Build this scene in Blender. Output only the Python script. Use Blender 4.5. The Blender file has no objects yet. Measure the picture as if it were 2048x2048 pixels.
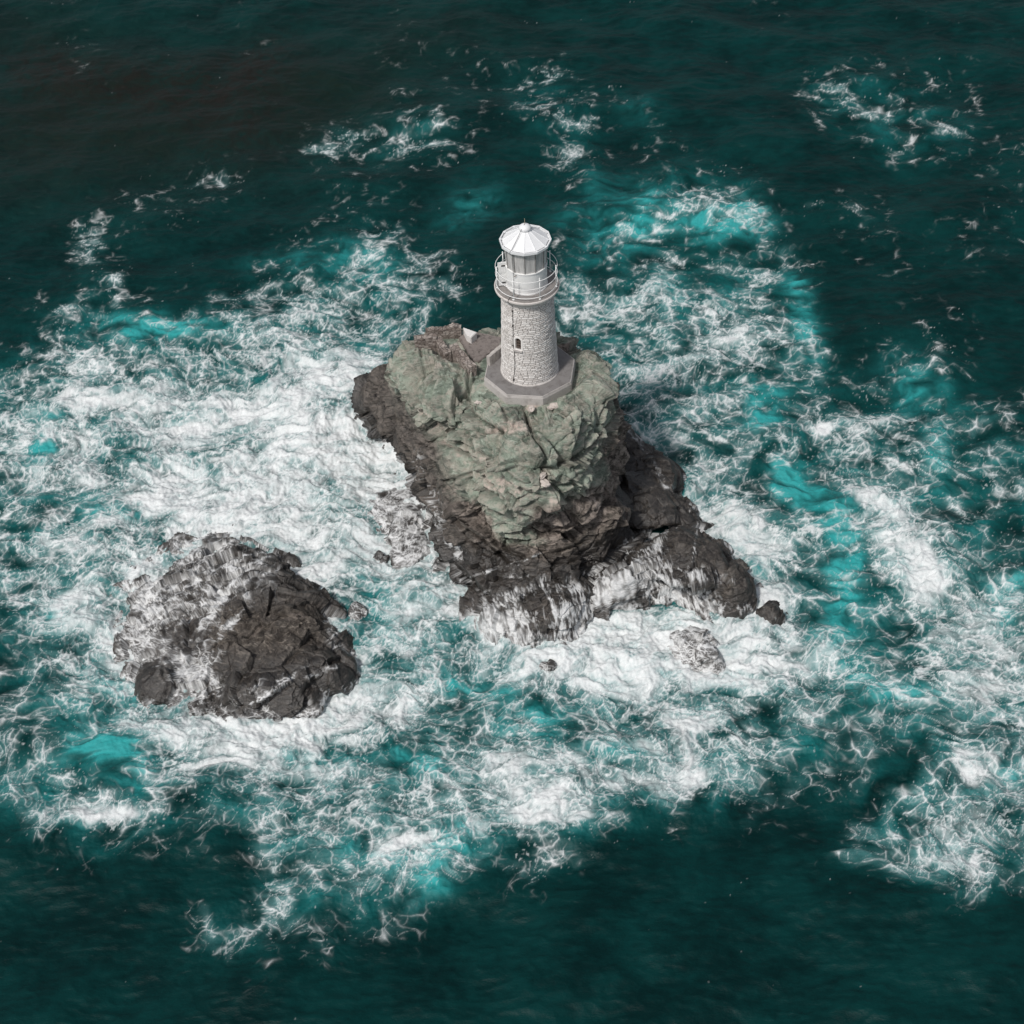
import bpy
import math, random
import numpy as np
rad = math.radians
# ---------------------------------------------------------------- camera (reference frame 2048 x 2048)
FPX = 3571.0
PITCH, ROLL, DIST = rad(43.5), rad(2.7), 88.0
H_BASE = 9.5                                   # top of the octagonal plinth above the sea
_r = np.array([1.0, 0, 0]); _u = np.array([0, math.sin(PITCH), math.cos(PITCH)]); CF = np.array([0, math.cos(PITCH), -math.sin(PITCH)])
CR = _r*math.cos(ROLL) - _u*math.sin(ROLL)
CU = _u*math.cos(ROLL) + _r*math.sin(ROLL)
_d = CF + CR*((1059.6-1024)/FPX) + CU*((1024-735.8)/FPX)
CAM = np.array([0, 0, H_BASE]) - DIST*_d/np.linalg.norm(_d)

def px2w(px, py, z):
    px = np.asarray(px, float); py = np.asarray(py, float)
    d = CF + CR*((px-1024)/FPX)[..., None] + CU*((1024-py)/FPX)[..., None]
    t = (z-CAM[2])/d[..., 2]
    return CAM + d*t[..., None]
def w2px(P):
    q = np.asarray(P, float) - CAM
    w = q@CF
    return 1024+FPX*(q@CR)/w, 1024-FPX*(q@CU)/w, w


# ---------------------------------------------------------------- camera, sky, sun, exposure
SC = bpy.context.scene
from mathutils import Matrix, Vector
cam_data = bpy.data.cameras.new('camera'); cam = bpy.data.objects.new('camera', cam_data); SC.collection.objects.link(cam)
cam_data.sensor_width = 36.0; cam_data.lens = 36.0*FPX/2048.0
cam_data.clip_start = 1.0; cam_data.clip_end = 8000.0
cam.matrix_world = Matrix([[CR[i], CU[i], -CF[i], CAM[i]] for i in range(3)]+[[0, 0, 0, 1]])
SC.camera = cam
SUN_EL, SUN_AZ = rad(54), rad(219)              # azimuth clockwise from +Y: behind the camera, to its left
world = bpy.data.worlds.new('World'); SC.world = world; world.use_nodes = True
wn = world.node_tree.nodes; sky = wn.new('ShaderNodeTexSky'); sky.sky_type = 'NISHITA'; sky.sun_disc = False
sky.sun_elevation = SUN_EL; sky.sun_rotation = SUN_AZ; sky.air_density = 1.0; sky.dust_density = 2.5; sky.ozone_density = 1.0
hs = wn.new('ShaderNodeHueSaturation'); hs.inputs['Saturation'].default_value = .42      # a thin white overcast veils the blue
world.node_tree.links.new(sky.outputs[0], hs.inputs['Color']); world.node_tree.links.new(hs.outputs[0], wn['Background'].inputs[0]); wn['Background'].inputs[1].default_value = 0.09
sun_data = bpy.data.lights.new('sun', 'SUN'); sun = bpy.data.objects.new('sun', sun_data); SC.collection.objects.link(sun)
sun_data.energy = 2.55; sun_data.angle = rad(7.0); sun_data.color = (1.0, .96, .92)
_sd = Vector((math.sin(SUN_AZ)*math.cos(SUN_EL), math.cos(SUN_AZ)*math.cos(SUN_EL), math.sin(SUN_EL)))
sun.rotation_euler = _sd.to_track_quat('Z', 'Y').to_euler()
SC.view_settings.view_transform = 'Standard'; SC.view_settings.look = 'None'; SC.view_settings.gamma = 1.0; SC.view_settings.exposure = 0.0
# ---------------------------------------------------------------- noise
_rng = np.random.RandomState(7)
_PERM = np.concatenate([_rng.permutation(1024)]*3).astype(np.int32)
_GA = _rng.uniform(0, 2*np.pi, 1024); _GX = np.cos(_GA).astype(np.float32); _GY = np.sin(_GA).astype(np.float32)
_G3 = _rng.normal(size=(1024, 3)); _G3 = (_G3/np.linalg.norm(_G3, axis=1)[:, None]).astype(np.float32)
def pn2(x, y, seed=0):
    x = np.asarray(x, np.float64)+seed*37.17; y = np.asarray(y, np.float64)+seed*91.73
    xi = np.floor(x); yi = np.floor(y)
    fx = (x-xi).astype(np.float32); fy = (y-yi).astype(np.float32)
    xi = xi.astype(np.int64) & 1023; yi = yi.astype(np.int64) & 1023
    x1 = (xi+1) & 1023; y1 = (yi+1) & 1023
    u = fx*fx*fx*(fx*(fx*6-15)+10); v = fy*fy*fy*(fy*(fy*6-15)+10)
    a = _PERM[xi]; b = _PERM[x1]
    def g(h, dx, dy): return _GX[h]*dx+_GY[h]*dy
    n00 = g(_PERM[a+yi], fx, fy); n10 = g(_PERM[b+yi], fx-1, fy)
    n01 = g(_PERM[a+y1], fx, fy-1); n11 = g(_PERM[b+y1], fx-1, fy-1)
    t0 = n00+u*(n10-n00); t1 = n01+u*(n11-n01)
    return (t0+v*(t1-t0))*1.5
def pn3(P, s=1.0, seed=0):
    P = np.asarray(P, np.float64)/s + np.array([seed*17.3, seed*31.7, seed*53.9])
    I = np.floor(P); f = (P-I).astype(np.float32); I = I.astype(np.int64) & 1023; J = (I+1) & 1023
    w = f*f*f*(f*(f*6-15)+10)
    out = 0
    for cx in (0, 1):
        hx = _PERM[(J if cx else I)[:, 0]]; wx = w[:, 0] if cx else 1-w[:, 0]
        for cy in (0, 1):
            hy = _PERM[hx+(J if cy else I)[:, 1]]; wy = w[:, 1] if cy else 1-w[:, 1]
            for cz in (0, 1):
                h = _PERM[hy+(J if cz else I)[:, 2]]; wz = w[:, 2] if cz else 1-w[:, 2]
                G = _G3[h]
                out = out + wx*wy*wz*(G[:, 0]*(f[:, 0]-cx)+G[:, 1]*(f[:, 1]-cy)+G[:, 2]*(f[:, 2]-cz))
    return out*1.6
def fbm3(P, s, oct=4, seed=0, gain=.5, ridged=False):
    v = 0; a = 1; t = 0
    for k in range(oct):
        n = pn3(P, s/2**k, seed+k)
        if ridged: n = 1-2*np.abs(n)
        v = v+a*n; t += a; a *= gain
    return v/t
def sstep(a, b, x):
    t = np.clip((x-a)/(b-a), 0, 1); return t*t*(3-2*t)
def worley2(x, y, seed=0):
    "nearest and second nearest feature distance"
    x = np.asarray(x, np.float64)+seed*13.7; y = np.asarray(y, np.float64)+seed*7.9
    xi = np.floor(x).astype(np.int64); yi = np.floor(y).astype(np.int64)
    f1 = np.full(x.shape, 9.0); f2 = f1.copy()
    for a in (-1, 0, 1):
        for b in (-1, 0, 1):
            h = _PERM[_PERM[(xi+a) & 1023]+((yi+b) & 1023)]
            d = np.hypot(xi+a+.5+.45*_GX[h]-x, yi+b+.5+.45*_GY[h]-y)
            f2 = np.minimum(f2, np.maximum(f1, d)); f1 = np.minimum(f1, d)
    return f1, f2

def cell_tilt(Q, s, seed=0, jit=.42):
    "3-d cells, each a plane of its own tilt: broken, angular stone"
    P = np.asarray(Q, np.float64)/s+np.array([seed*3.3, seed*5.1, seed*7.7]); I = np.floor(P).astype(np.int64)
    best = np.full(len(P), 99.0); out = np.zeros(len(P))
    for a in (-1, 0, 1):
        ha = _PERM[(I[:, 0]+a) & 1023]
        for b in (-1, 0, 1):
            hb = _PERM[ha+((I[:, 1]+b) & 1023)]
            for c in (-1, 0, 1):
                h = _PERM[hb+((I[:, 2]+c) & 1023)]; J = _G3[h]; K = _G3[(h*7+31) & 1023]
                vx = P[:, 0]-(I[:, 0]+a+.5+jit*J[:, 0]); vy = P[:, 1]-(I[:, 1]+b+.5+jit*J[:, 1]); vz = P[:, 2]-(I[:, 2]+c+.5+jit*J[:, 2])
                d = vx*vx+vy*vy+vz*vz; m = d < best
                best = np.where(m, d, best); out = np.where(m, vx*K[:, 0]+vy*K[:, 1]+vz*K[:, 2]+.35*J[:, 2], out)
    return out*s
# ---------------------------------------------------------------- mesh helpers
import bmesh
COL = SC.collection
def link(name, me, mat=None, parent=None):
    o = bpy.data.objects.new(name, me); COL.objects.link(o)
    if mat is not None and me is not None: me.materials.append(mat)
    if parent is not None: o.parent = parent
    return o
def tag(o, label, cat, group=None, kind=None):
    if label: o['label'] = label
    if cat: o['category'] = cat
    if group: o['group'] = group
    if kind: o['kind'] = kind
    return o
def grid_mesh(name, P, wrap=False, attrs=None, smooth=True, flip=False):
    "P: (rows, columns, 3)"
    R, C = P.shape[:2]
    idx = np.arange(R*C, dtype=np.int32).reshape(R, C)
    a = idx[:-1]; b = idx[1:]
    if wrap: a = np.concatenate([a, a[:, :1]], 1); b = np.concatenate([b, b[:, :1]], 1)
    q = np.stack([a[:, :-1], a[:, 1:], b[:, 1:], b[:, :-1]], -1).reshape(-1, 4)
    if flip: q = q[:, ::-1]
    me = bpy.data.meshes.new(name); n = len(q)
    me.vertices.add(R*C); me.vertices.foreach_set('co', np.ascontiguousarray(P.reshape(-1), dtype=np.float32))
    me.loops.add(n*4); me.loops.foreach_set('vertex_index', np.ascontiguousarray(q.reshape(-1), dtype=np.int32))
    me.polygons.add(n); me.polygons.foreach_set('loop_start', np.arange(0, n*4, 4, dtype=np.int32))
    me.update(calc_edges=True)
    me.polygons.foreach_set('use_smooth', np.full(n, smooth))
    for k, v in (attrs or {}).items():
        at = me.attributes.new(k, 'FLOAT', 'POINT'); at.data.foreach_set('value', np.ascontiguousarray(np.asarray(v).reshape(-1), dtype=np.float32))
    me.validate(); me.update()
    return me
def bm_mesh(name, bm, smooth=False):
    bmesh.ops.recalc_face_normals(bm, faces=bm.faces)
    me = bpy.data.meshes.new(name); bm.to_mesh(me); bm.free()
    me.polygons.foreach_set('use_smooth', np.full(len(me.polygons), smooth))
    return me
def add_ring_solid(bm, prof, n, rot=0.0, closed=True, c=(0, 0)):
    "solid of revolution with n sides: prof = [(radius, z)...]; closed joins last to first (a ring)"
    rows = []
    for (r, z) in prof:
        rows.append([bm.verts.new((c[0]+r*math.cos(rot+2*math.pi*k/n), c[1]+r*math.sin(rot+2*math.pi*k/n), z)) for k in range(n)])
    m = len(rows)
    for i in range(m if closed else m-1):
        A, B = rows[i], rows[(i+1) % m]
        for k in range(n): bm.faces.new((A[k], A[(k+1) % n], B[(k+1) % n], B[k]))
    if not closed:
        bm.faces.new(rows[0][::-1]); bm.faces.new(rows[-1])
    return rows
def add_box(bm, c, half, ax=None):
    ax = ax or (Vector((1, 0, 0)), Vector((0, 1, 0)), Vector((0, 0, 1)))
    c = Vector(c); v = []
    for sx in (-1, 1):
        for sy in (-1, 1):
            for sz in (-1, 1): v.append(bm.verts.new(c+ax[0]*half[0]*sx+ax[1]*half[1]*sy+ax[2]*half[2]*sz))
    for f in ((0, 1, 3, 2), (4, 6, 7, 5), (0, 4, 5, 1), (2, 3, 7, 6), (0, 2, 6, 4), (1, 5, 7, 3)): bm.faces.new([v[i] for i in f])
    return v
def add_tube(bm, pts, r, n=8, closed=False):
    pts = [Vector(p) for p in pts]; rows = []; m = len(pts)
    for i, p in enumerate(pts):
        a = pts[(i-1) % m] if (closed or i > 0) else p; b = pts[(i+1) % m] if (closed or i < m-1) else p
        t = (b-a).normalized(); s = t.cross(Vector((0, 0, 1)))
        if s.length < 1e-3: s = t.cross(Vector((1, 0, 0)))
        s.normalize(); u = s.cross(t)
        rows.append([bm.verts.new(p+(s*math.cos(2*math.pi*k/n)+u*math.sin(2*math.pi*k/n))*r) for k in range(n)])
    for i in range(m if closed else m-1):
        A, B = rows[i], rows[(i+1) % m]
        for k in range(n): bm.faces.new((A[k], A[(k+1) % n], B[(k+1) % n], B[k]))
    if not closed: bm.faces.new(rows[0][::-1]); bm.faces.new(rows[-1])
# ---------------------------------------------------------------- materials
class NT:
    def __init__(s, name):
        s.m = bpy.data.materials.new(name); s.m.use_nodes = True; s.t = s.m.node_tree; s.b = s.t.nodes['Principled BSDF']
    def n(s, kind, **kw):
        x = s.t.nodes.new('ShaderNode'+kind)
        for k, v in kw.items():
            if k in x.inputs: s.set(x.inputs[k], v)
            else: setattr(x, k, v)
        return x
    def set(s, sock, v):
        if isinstance(v, bpy.types.NodeSocket): s.t.links.new(v, sock)
        elif isinstance(v, tuple) and len(v) == 3 and sock.type == 'RGBA': sock.default_value = (*v, 1)
        else: sock.default_value = v
    def attr(s, a): return s.n('Attribute', attribute_name=a).outputs['Fac']
    def pos(s): return s.n('TexCoord').outputs['Object']
    def noise(s, vec, scale, detail=4, rough=.55, dist=0.0): return s.n('TexNoise', Vector=vec, Scale=scale, Detail=detail, Roughness=rough, Distortion=dist).outputs['Fac']
    def ramp(s, fac, a, b, lo=0.0, hi=1.0):
        r = s.n('MapRange', interpolation_type='SMOOTHSTEP'); 
        for i, v in zip((0, 1, 2, 3, 4), (fac, a, b, lo, hi)): s.set(r.inputs[i], v)
        return r.outputs[0]
    def math(s, op, a, b=0.0, clamp=False):
        r = s.n('Math', operation=op, use_clamp=clamp); s.set(r.inputs[0], a); s.set(r.inputs[1], b); return r.outputs[0]
    def mix(s, fac, a, b, blend='MIX'):
        r = s.n('Mix', data_type='RGBA', blend_type=blend); s.set(r.inputs[0], fac); s.set(r.inputs[6], a); s.set(r.inputs[7], b); return r.outputs[2]
    def bump(s, h, strength, dist, normal=None):
        r = s.n('Bump', Strength=strength, Distance=dist, Height=h)
        if normal is not None: s.set(r.inputs['Normal'], normal)
        return r.outputs[0]
    def out(s, **kw):
        for k, v in kw.items(): s.set(s.b.inputs[k.replace('_', ' ')], v)
        return s.m
# ---------------------------------------------------------------- where the foam lies: coverage 0-9 on a grid of 64 px of the reference frame
FOAM = """
00100001000010000000000110000000
01101001100111100000000000010011
00110000000010223300000003322210
00000000000022013332200002543220
00000000023344300320200000024422
00000022001100000330233100000011
00022210002220000023455410320002
00310000111321000123321120110222
00020000223443200333344541011010
02321123555543210456556620001000
02444445676542100356666653001310
36666666777763000056777654124210
67877888888740000006776632222331
77788888999990000006765455556643
66888888999999000005666545455555
45788899999998000000576423465544
56667899999998000000067763477543
57788888999898800000006765358754
56788888887788888000000775456865
56788888887778888999999766545566
36799999999888777899999987545666
35899999999988767688888887646676
34688999999987655566788886534446
34445899998656666667787544443566
45535454566677777777887433323676
36777244676766678863221211136666
02320220566567633330000000445665
00000000344565203000000000224753
00000032422330100000000000000010
00000033223210000000000000000000
00000001100100000000000000000000
00000000000000000000000000000000"""
# drifts and streaks of extra foam: x, y, half length, half width, angle, amount (all in the 1932 px view of the frame)
FOAM_STROKES = [
 (1190,1195,150,36,-14,.5),(1230,1205,130,26,-8,.6),(1205,930,16,70,-32,-.9),(1330,1190,60,40,0,.3),(960,1190,70,26,20,.3),(860,1120,30,40,0,.2),(640,272,70,16,-14,.3),(800,240,35,30,-40,.25),(1040,140,30,10,10,.3),(1060,225,60,12,12,.3),(1070,300,12,45,5,.25),(1560,185,45,25,20,.3),(1650,215,60,14,8,.35),
 (1745,262,60,12,-20,.3),(1325,370,14,60,-20,.2),(1270,395,60,20,-35,.2),(1400,400,50,22,12,.55),(1548,388,24,10,-30,.5),(170,450,25,40,20,.3),(330,355,60,10,-18,.2),(420,330,40,12,8,.25),
 (120,585,40,6,10,.3),(240,605,90,7,8,.25),(220,545,14,30,15,.2),(690,490,20,40,40,.2),(580,590,110,22,-22,.25),(640,690,70,40,30,.15),(1200,575,90,14,-8,.3),(1330,680,120,10,-12,.3),
 (1380,650,110,8,-10,.25),(1520,640,16,90,-18,.25),(1445,520,110,14,18,.2),(1600,800,110,6,-3,.55),(1660,795,40,6,-30,.4),(1730,790,60,6,-18,.3),(1700,880,50,60,50,.1),
 (1690,1010,60,140,-32,.3),(1440,1000,110,24,35,.25),(1330,990,60,30,20,.3),(1460,930,60,8,-15,.2),(1500,950,70,6,60,.25),(1560,1000,60,7,-10,.3),(1870,1190,100,60,30,.12),
 (1340,1290,120,30,-20,.15),(1650,1290,90,20,35,.3),(1840,1330,90,40,0,.12),(1800,1480,50,110,0,.12),(1650,1590,70,20,-25,.12),(1780,1640,80,20,5,.1),(1830,1590,60,60,0,.1),
 (1080,1540,120,12,8,.25),(960,1500,120,24,-10,.12),(1260,1480,60,40,-30,.2),(870,1560,40,30,50,.25),(760,1590,60,12,-20,.25),(520,1710,20,50,30,.15),(390,1735,12,40,-15,.3),(460,1750,60,10,-12,.2),
 (190,1545,110,14,0,.3),(290,1500,12,50,-20,.25),(1005,1645,18,14,0,.25),(650,1770,40,10,-10,.15),(480,1380,110,40,0,.2),(560,1030,150,40,30,.15),(700,860,80,60,0,.25),
 (400,930,160,60,-15,.1),(250,760,150,20,-4,.1),(980,1190,60,30,0,.1),(1180,1220,160,40,-10,.2),(700,1120,60,90,30,-.12),(950,1310,90,14,14,-.35),(1050,1360,60,18,10,-.3),(210,1430,70,32,5,-.45),
 (240,1490,60,16,0,-.35),(640,1420,60,14,-10,-.35),(780,1425,45,20,15,-.35),(1590,1080,25,45,0,-.14),(1540,930,60,30,40,-.12),(1690,1180,30,14,0,-.3),(1480,905,20,30,30,-.12),(80,840,28,24,0,-.45),(100,785,30,14,10,-.3),
 (210,955,60,18,10,-.3),(1260,900,50,12,10,-.15),(1180,650,30,30,0,-.15),(1380,1370,70,14,-28,-.3),(1500,1350,130,30,-15,-.2),(1600,1200,60,30,60,-.1),(300,620,90,14,2,-.3),(130,1360,60,50,0,-.15),(1440,790,24,24,0,-.3),(1880,890,40,30,0,-.15),
]
TEAL = [ # aerated water: x, y, half length, half width, angle, amount
 (1205,930,16,70,-32,-.9),(310,622,110,17,3,1.0),(1340,425,50,22,-8,1.0),(1420,420,35,28,0,.9),(1185,440,90,30,-28,.65),(560,490,100,18,0,.35),(890,395,60,35,-20,.4),(700,500,60,40,40,.35),(1515,600,22,80,-15,.7),(1500,545,30,20,0,.4),
 (1430,750,60,30,-10,.5),(1440,795,24,22,0,1.0),(1725,720,60,35,30,.45),(1765,850,22,60,0,.5),(1480,910,22,40,-20,.9),(1545,955,75,30,42,.8),(1600,1000,25,40,0,.6),(1592,1085,30,55,0,1.0),(1600,1160,50,40,30,.5),
 (1570,1220,30,40,0,.5),(1700,1312,75,20,5,1.0),(1630,1290,60,25,35,.6),(1900,1105,40,18,10,.9),(1880,1170,40,20,0,.6),(205,1418,75,22,3,1.3),(265,1455,25,20,0,.9),(225,1490,40,14,0,.5),(240,1305,28,16,30,.7),(80,845,26,24,0,.9),
 (95,785,34,14,10,.7),(215,960,70,18,8,.6),(105,1165,20,40,20,.6),(650,1422,50,16,-8,.7),(545,1420,40,12,0,.6),(785,1428,45,18,18,.9),(900,1300,70,16,16,.8),(985,1370,60,30,20,.5),(1040,1365,40,16,0,.4),(800,1618,75,28,-6,.9),(820,1660,30,30,0,.6),
 (880,1570,40,30,0,.6),(660,1610,25,20,0,.5),(1912,1455,30,12,0,.9),(1400,1030,16,60,-32,.6),(1240,560,60,25,0,.3),(1360,560,50,20,0,.3),(330,1140,200,240,0,.0),(1180,1240,200,60,0,.25),(1210,380,60,40,0,.35),(1120,350,20,40,0,.3),(60,1480,60,40,0,.25),
 (180,1340,60,60,0,.35),(740,1150,50,90,20,.3),(1690,1010,40,90,-30,.25),(1150,1430,60,20,0,.4),(1230,1395,40,12,0,.4),(600,1690,60,14,-50,.25),(430,1530,60,12,-10,.25),(780,1690,30,40,20,.3),(1210,210,40,25,0,.25),(1080,420,60,30,0,.3),
]
BROWN = [(290,200,380,130,0,.40),(110,130,110,45,5,.9),(500,115,70,35,-15,.9),(400,190,110,60,10,.7),(180,60,60,60,0,-.6),(320,30,90,40,0,-.8),(250,160,60,40,0,.4),(480,270,80,40,0,.3),(60,300,120,80,0,.2),(760,60,90,40,0,.2)]
GREEN = [(280,190,420,170,0,.55),(560,200,80,60,0,.7),(680,170,110,70,0,.5),(330,240,140,70,0,.4),(200,200,120,60,0,.4),(850,60,180,60,0,.4),(70,290,140,120,0,.4),(60,40,100,50,0,.4)]
_N = 512; _PAD = 64; _SC = 2048/_N                      # raster of the frame with a margin, 4 px per cell
def _blur(A, s):
    k = np.arange(-int(3*s)-1, int(3*s)+2); g = np.exp(-.5*(k/s)**2); g /= g.sum(); m = len(k)//2
    for ax in (0, 1):
        B = np.pad(A, [(m, m) if a == ax else (0, 0) for a in (0, 1)], mode='edge')
        A = sum(g[i]*(B[i:i+A.shape[0]] if ax == 0 else B[:, i:i+A.shape[1]]) for i in range(len(k)))
    return A
_yy, _xx = np.mgrid[0:_N+2*_PAD, 0:_N+2*_PAD].astype(float)
_VX = (_xx-_PAD)*_SC/1.06; _VY = (_yy-_PAD)*_SC/1.06
def _paint(A, blobs):
    wx = 14*pn2(_VX/60, _VY/60, 3)+8*pn2(_VX/22, _VY/22, 4); wy = 14*pn2(_VX/60, _VY/60, 5)+8*pn2(_VX/22, _VY/22, 6)
    for (x, y, a, b, ang, k) in blobs:
        c, s = math.cos(rad(ang)), math.sin(rad(ang))
        dx = _VX+wx-x; dy = _VY+wy-y
        q = ((dx*c+dy*s)/a)**2+((-dx*s+dy*c)/b)**2
        A = A + k*np.exp(-.7*q**1.3)
    return A
def _maps():
    rows = [r for r in FOAM.split('\n') if r]
    M = np.array([[int(c) for c in (r+'0'*32)[:32]] for r in rows], float)/9
    M = np.repeat(np.repeat(M, 16, 0), 16, 1); M = np.pad(M, _PAD, mode='edge')
    D = np.clip(_paint(_blur(M, 7), FOAM_STROKES), 0, 1.1)
    T = _paint(np.zeros_like(D), TEAL); B = _paint(np.zeros_like(D), BROWN); G = _paint(np.zeros_like(D), GREEN)
    return D, np.clip(_blur(D, 10), 0, 1), np.clip(_blur(T, 2.2)*1.05, 0, 1.3), np.clip(_blur(B, 5)*.8, 0, 1), np.clip(_blur(G, 6), 0, 1)
def _bil(A, px, py):
    x = np.clip(px/_SC+_PAD, 0, A.shape[1]-1.01); y = np.clip(py/_SC+_PAD, 0, A.shape[0]-1.01)
    i = x.astype(int); j = y.astype(int); fx = x-i; fy = y-j
    return (A[j, i]*(1-fx)+A[j, i+1]*fx)*(1-fy)+(A[j+1, i]*(1-fx)+A[j+1, i+1]*fx)*fy

def _advect(X, Y):
    "carry points back along a swirling flow, so that the foam lines curl like stirred water"
    X = X.copy(); Y = Y.copy(); e = .02
    for k in range(9):
        vx = 0; vy = 0
        for (s, a, sd) in ((7.5, .38, 20), (3.0, .24, 21), (1.3, .09, 22)):
            p0 = pn2(X/s, Y/s, sd); px = pn2((X+e)/s, Y/s, sd); py = pn2(X/s, (Y+e)/s, sd)
            g = a*s/e*.16
            vx = vx+(py-p0)*g; vy = vy-(px-p0)*g
        X = X-vx; Y = Y-vy
    return X, Y
def _rank(v):
    q = np.quantile(v[::max(1, v.size//200000)], np.linspace(0, 1, 257)); return np.interp(v, q, np.linspace(0, 1, 257))
def lace_field(X, Y, AX, AY):
    "threads, cells and tufts of foam; u is its rank 0-1"
    def warp(x, y, k, sd):
        a = k*(.24*pn2(x/1.0, y/1.0, sd)+.065*pn2(x/.4, y/.4, sd+1)+.02*pn2(x/.17, y/.17, sd+2))
        b = k*(.24*pn2(x/1.0, y/1.0, sd+3)+.065*pn2(x/.4, y/.4, sd+4)+.02*pn2(x/.17, y/.17, sd+5))
        return x+a, (y+b)
    qx, qy = warp(.35*X+.65*AX, .35*Y+.65*AY, 1.0, 40); qy = qy*1.15
    def rmf(x, y, s, sd, oct):
        "ridged multifractal: threads that branch into finer threads"
        v = 0; w = 1; a = 1; t = 0
        for k in range(oct):
            n = np.clip(1-np.abs(pn2(x/s, y/s, sd+k))*2.3, 0, 1)**2
            v = v+a*w*n; t += a; w = np.clip(.25+1.3*n, 0, 1); s *= .54; a *= .75
        return v/t
    def cell(x, y, s, sd): f = worley2(x/s, y/s, sd); return np.clip(1-(f[1]-f[0])*2.8, 0, 1)
    big = np.clip(.45+.9*pn2(X/4.2, Y/3.2, 62)+.45*sstep(3, 11, X)-.15*sstep(-6, -14, Y), 0, 1)
    m1 = rmf(qx, qy, 1.25, 50, 5)
    gx = .7*X+.3*AX; gy = .7*Y+.3*AY
    x2 = gx+.40*pn2(gx/1.7, gy/1.7, 140)+.11*pn2(gx/.62, gy/.62, 141)+.03*pn2(gx/.25, gy/.25, 142)
    y2 = (gy+.40*pn2(gx/1.7, gy/1.7, 143)+.11*pn2(gx/.62, gy/.62, 144)+.03*pn2(gx/.25, gy/.25, 145))*1.25
    def gap(x, y, s, sd): f = worley2(x/s, y/s, sd); return (f[1]-f[0])*s*.6       # metres from the nearest cell wall
    g1 = gap(x2, y2, 1.12, 55); g2 = gap(x2, y2, .52, 56); g3 = gap(x2, y2, .25, 57)
    h1 = np.abs(pn2(qx/.80, qy/.80, 70))*.48; h2 = np.abs(pn2(qx/.40, qy/.40, 71))*.26; h3 = np.abs(pn2(qx/.20, qy/.20, 72))*.13
    tn = np.clip(.85+1.0*pn2(gx/.55, gy/.55, 73)+.6*pn2(gx/2.2, gy/2.2, 74), .28, 2.4)
    pix = .00030*np.clip(Y+25, 0, 200)
    soft = lambda d, t: 1/(1+(d/(t*tn+pix))**2)**1.7
    L = (soft(g1, .034), soft(g2, .024), soft(g3, .016), soft(h1, .026), soft(h2, .019), soft(h3, .014))
    fine = np.clip(.5*soft(g3, .06)+.5*soft(h3, .05)+.12*pn2(X/.13, Y/.13, 54), 0, 1)
    body = .5+.5*pn2(qx/1.9, qy/1.4, 63)+.30*pn2(qx/.7, qy/.55, 64)
    lace = .42*body+.5*m1+.25*L[0]*(.4+.6*big)+.28*L[1]+.2*L[2]+.2*L[3]*(1.2-big)+.15*L[4]
    fluff = np.clip(.5+.62*pn2(qx/1.1, qy/.7, 60)+.36*pn2(qx/.42, qy/.3, 61)+.3*(fine-.45), 0, 1)
    return _rank(lace), (L, big, pn2(gx/1.4, gy/1.4, 75), pn2(gx/.6, gy/.6, 76)), fine, fluff, qx, qy
def lace_foam(D, u, line, fine):
    L, big, na, nb = line; Dn = np.clip(D, 0, 1)
    keep = 1.0; thin = 1-.50*sstep(.72, .95, Dn)               # churned froth is smooth, its threads drown in it
    for l, lo, hi, k, w in zip(L, (.08, .28, .50, .10, .26, .48), (.60, .92, 1.15, .58, .85, 1.10), (.55+.5*big, .55+.5*big, .85, 1.0-.65*big, .95-.6*big, .75), (.92, .85, .72, .85, .72, .6)):
        keep = keep*(1-np.clip(thin*w*k*l*sstep(lo, hi, Dn+.36*na+.26*nb-.06), 0, 1))
    c = Dn**2.2*.82                                    # share of the surface under solid foam
    e = np.clip((u-(1-c))/(.12+.55*c), 0, 1)
    veil = .05*sstep(.15, .6, Dn)*np.clip(.5+.9*na+.5*nb, 0, 1)
    f = 1-keep*(1-veil)*(1-e*(.46+.34*fine))
    return np.clip(f, 0, 1)*sstep(.02, .10, D), e
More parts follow.
